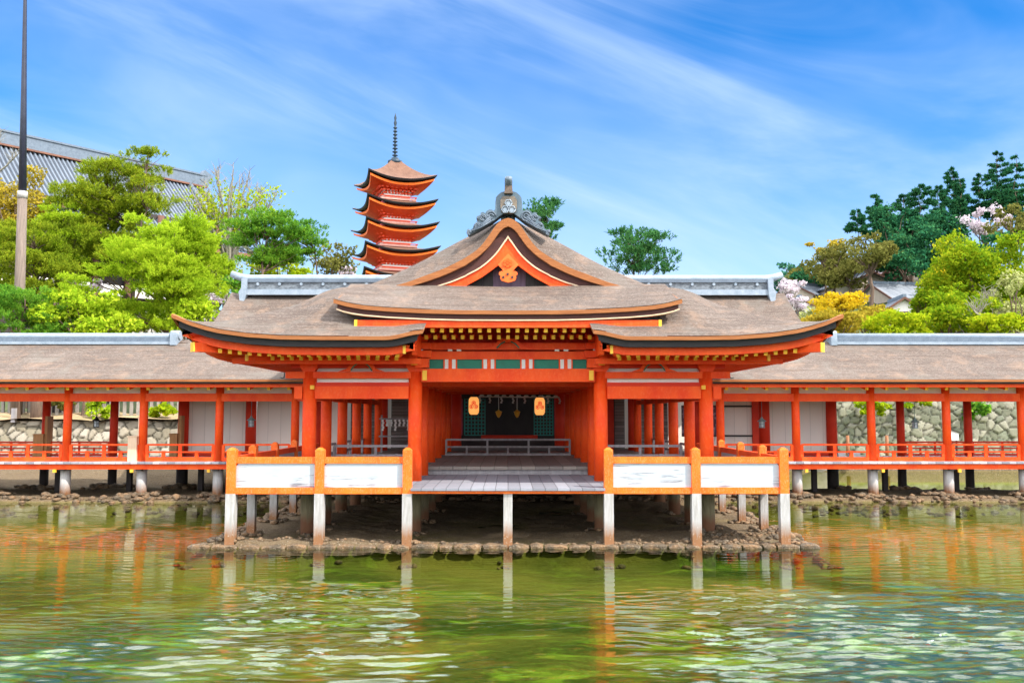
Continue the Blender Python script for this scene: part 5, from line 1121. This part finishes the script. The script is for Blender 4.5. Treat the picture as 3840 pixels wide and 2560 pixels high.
tree('cherry', 2965, 1075, 110, 80, 90, 'cherry', 'pale lilac cherry tree beside the end of the hall ridge', nb=12, dens=.8)
tree('cherry', 2985, 1130, 130, 55, 76, 'cherry', 'low spreading pale cherry in front of the long low house', nb=10, dens=.7)
tree('cherry', 3295, 1045, 80, 70, 131, 'cherry', 'small pink cherry beside the brown gabled house', nb=8, dens=.7)
tree('cherry', 3690, 830, 170, 120, 105, 'cherry', 'large pink cherry in blossom high on the hill among dark conifers', nb=14)
tree('broad', 3800, 850, 200, 150, 100, 'olive', 'dark olive tree at the edge of the picture above the largest tree', nb=14)
tree('conifer', 3215, 830, 110, 90, 120, 'dark', 'small isolated dark conifer on the skyline, lowest of the conifers', nb=8, base=12)
tree('broad', 3340, 850, 150, 200, 112, 'dark', 'rounded dark green evergreen on the skyline next to the isolated conifer', nb=18)
tree('conifer', 3455, 800, 190, 230, 115, 'dark', 'broad dark conifer in the middle of the skyline', nb=14, dens=1.4)
tree('conifer', 3600, 760, 120, 190, 118, 'dark', 'narrow dark conifer with spiky top beside the pink cherry', nb=12, dens=1.2)
tree('conifer', 3745, 680, 150, 240, 120, 'dark', 'tallest dark conifer on the skyline with sparse layered branches', nb=11, dens=1.0)
tree('conifer', 3815, 690, 120, 240, 116, 'dark', 'tall dark conifer with bare trunk at the edge of the picture', nb=9, dens=.9)
tree('conifer', 3680, 730, 140, 170, 124, 'dark', 'dark conifer between the narrow one and the tallest one', nb=10, dens=1.2)
tree('broad', 3500, 930, 320, 170, 108, 'dark', 'mass of dark green evergreen foliage below the skyline conifers', nb=26)
tree('broad', 3390, 985, 260, 120, 104, 'dark', 'dark evergreen above the brown gabled house', nb=18)
tree('broad', 3690, 940, 240, 110, 98, 'dark', 'shadowy evergreen between the cherry and the largest tree', nb=16)
tree('broad', 3600, 1140, 260, 150, 53, 'limed', 'bushy green tree filling the space under the largest tree', nb=20)
tree('broad', 3730, 1215, 260, 110, 47.5, 'lime', 'bright yellow green bush above the corridor ridge at the picture edge', nb=16)
tree('broad', 3250, 1180, 200, 110, 56, 'ochre', 'olive tree just behind the low bright tree, below the golden one', nb=14)
tree('broad', 3045, 1190, 150, 90, 60, 'pale', 'pale blossoming bush beside the small outbuilding', nb=12, dens=.7)
tree('broad', 3190, 1020, 220, 110, 106, 'olive', 'olive thicket at the foot of the domed tree', nb=16)
tree('broad', 3050, 1040, 190, 90, 120, 'dark', 'deep green thicket low at the end of the hill', nb=14)
tree('broad', 3560, 860, 190, 170, 119, 'dark', 'rounded dark evergreen left of the pink cherry', nb=18)
tree('broad', 3420, 900, 240, 150, 114, 'dark', 'dark bushy evergreen below the broad conifer', nb=18)
tree('broad', 3790, 770, 170, 170, 122, 'dark', 'dark evergreen below the tallest conifers', nb=16)
tree('conifer', 3390, 810, 130, 170, 119, 'dark', 'slim dark conifer behind the rounded evergreen', nb=11, dens=1.2)
tree('conifer', 3520, 790, 130, 200, 121, 'dark', 'dark conifer right of the broad one in the skyline row', nb=12, dens=1.2)
tree('broad', 3290, 1165, 120, 50, 64, 'ochre', 'ochre shrub between the golden tree and the wide silver roof', nb=10, dens=.8)
tree('broad', 3480, 1150, 110, 90, 62, 'limed', 'green shrub overlapping the wide silver roof', nb=12)
tree('broad', 700, 1190, 260, 150, 45, 'pinelime', 'lime green foliage low beside the upturned eave of the pavilion', nb=18, dens=.8)
tree('pine', 230, 900, 240, 260, 52, 'pinelime', 'light green pine between the flagpole and the large layered pine', nb=7)
tree('pine', 1150, 900, 200, 130, 54, 'pinegreen', 'ragged green pine branch nearest the pagoda', nb=4, dens=.7, base=4, lean=-.8)
tree('broad', 3120, 1000, 200, 110, 116, 'olive', 'spreading olive green tree on the low hill shoulder behind the houses', nb=18)
tree('broad', 3010, 1045, 150, 80, 128, 'olive', 'low olive tree at the very end of the hill above the hall ridge', nb=14)
tree('broad', 3330, 1010, 200, 90, 140, 'dark', 'dark thicket directly above the brown gabled house', nb=16)
tree('broad', 3560, 985, 240, 110, 126, 'dark', 'dark undergrowth behind the highest grey house', nb=18)
tree('broad', 3590, 1060, 170, 90, 90, 'limed', 'yellow green tree just right of the highest grey house', nb=14)
tree('conifer', 3290, 810, 120, 170, 122, 'dark', 'pointed dark conifer at the lower end of the skyline group', nb=11, dens=1.2)
tree('conifer', 3570, 720, 120, 200, 126, 'dark', 'thin dark conifer poking up between the broad and narrow ones', nb=12)
# greenery seen under the corridor roofs
tree('bush', 375, 1530, 110, 90, 42.6, 'pinelime', 'small green shrub on the bank behind the black lantern', nb=10, base=2.4, dens=.8)
tree('bush', 610, 1545, 110, 60, 42.4, 'lime', 'yellowish shrub on the bank beside the white hall wall', nb=10, base=2.4, dens=.6)
tree('bush', 235, 1512, 80, 50, 43.2, 'olive', 'olive shrub on the bank between the trunk and the lantern', nb=8, base=2.5, dens=.6)
tree('bush', 3275, 1530, 120, 70, 43.9, 'lime', 'bright green foliage hanging over the mossy stone wall near the boulder', nb=10, dens=.8)
tree('bush', 3655, 1535, 110, 80, 43.9, 'pinegreen', 'deep green foliage on the mossy stone wall beyond the signboard', nb=10, dens=.8)
tree('bush', 3430, 1500, 130, 50, 43.9, 'limed', 'leafy green spray growing on the stone wall over the boulder', nb=8, dens=.7)
p = at(150,1600,42.9); mb = MB().tube([(p.x,42.9,2.0),(p.x-.15,42.95,3.2),(p.x+.1,43.1,5.5),(p.x+.4,43.4,8)], [.42,.34,.30,.22], 12); solid('tree_trunk', mb, BARK, 'thick scaly tree trunk rising behind the pale stone wall, seen under the corridor', 'tree trunk')
p = at(52,1570,41.9); solid('stone_marker', MB().box(p.x-.09,p.x+.09,41.8,41.98,2.3,at(52,1530,41.9).z), WOODG, 'slim grey stone marker post on top of the pale stone wall', 'post')
fence = thing('picket_fence', 'low grey stone picket fence on the bank behind the pale stone wall', 'fence', (-16,44.6,2.6))
for k in range(60):
    x = -27+k*.33; part('picket', MB().box(x-.07,x+.07,44.5,44.6,2.4,3.9+.05*(k%3)), ROCKG, fence)
part('fence_rail', MB().box(-27.2,-7.2,44.48,44.5,3.3,3.4), ROCKG, fence)
solid('dark_hut', MB().box(-24,-22.6,45.5,47,2.6,4.6).prism([(-24.3,4.6),(-22.3,4.6),(-23.3,5.3)],45.3,47.2), DARKW, 'small dark hut behind the picket fence near the thick trunk', 'hut')
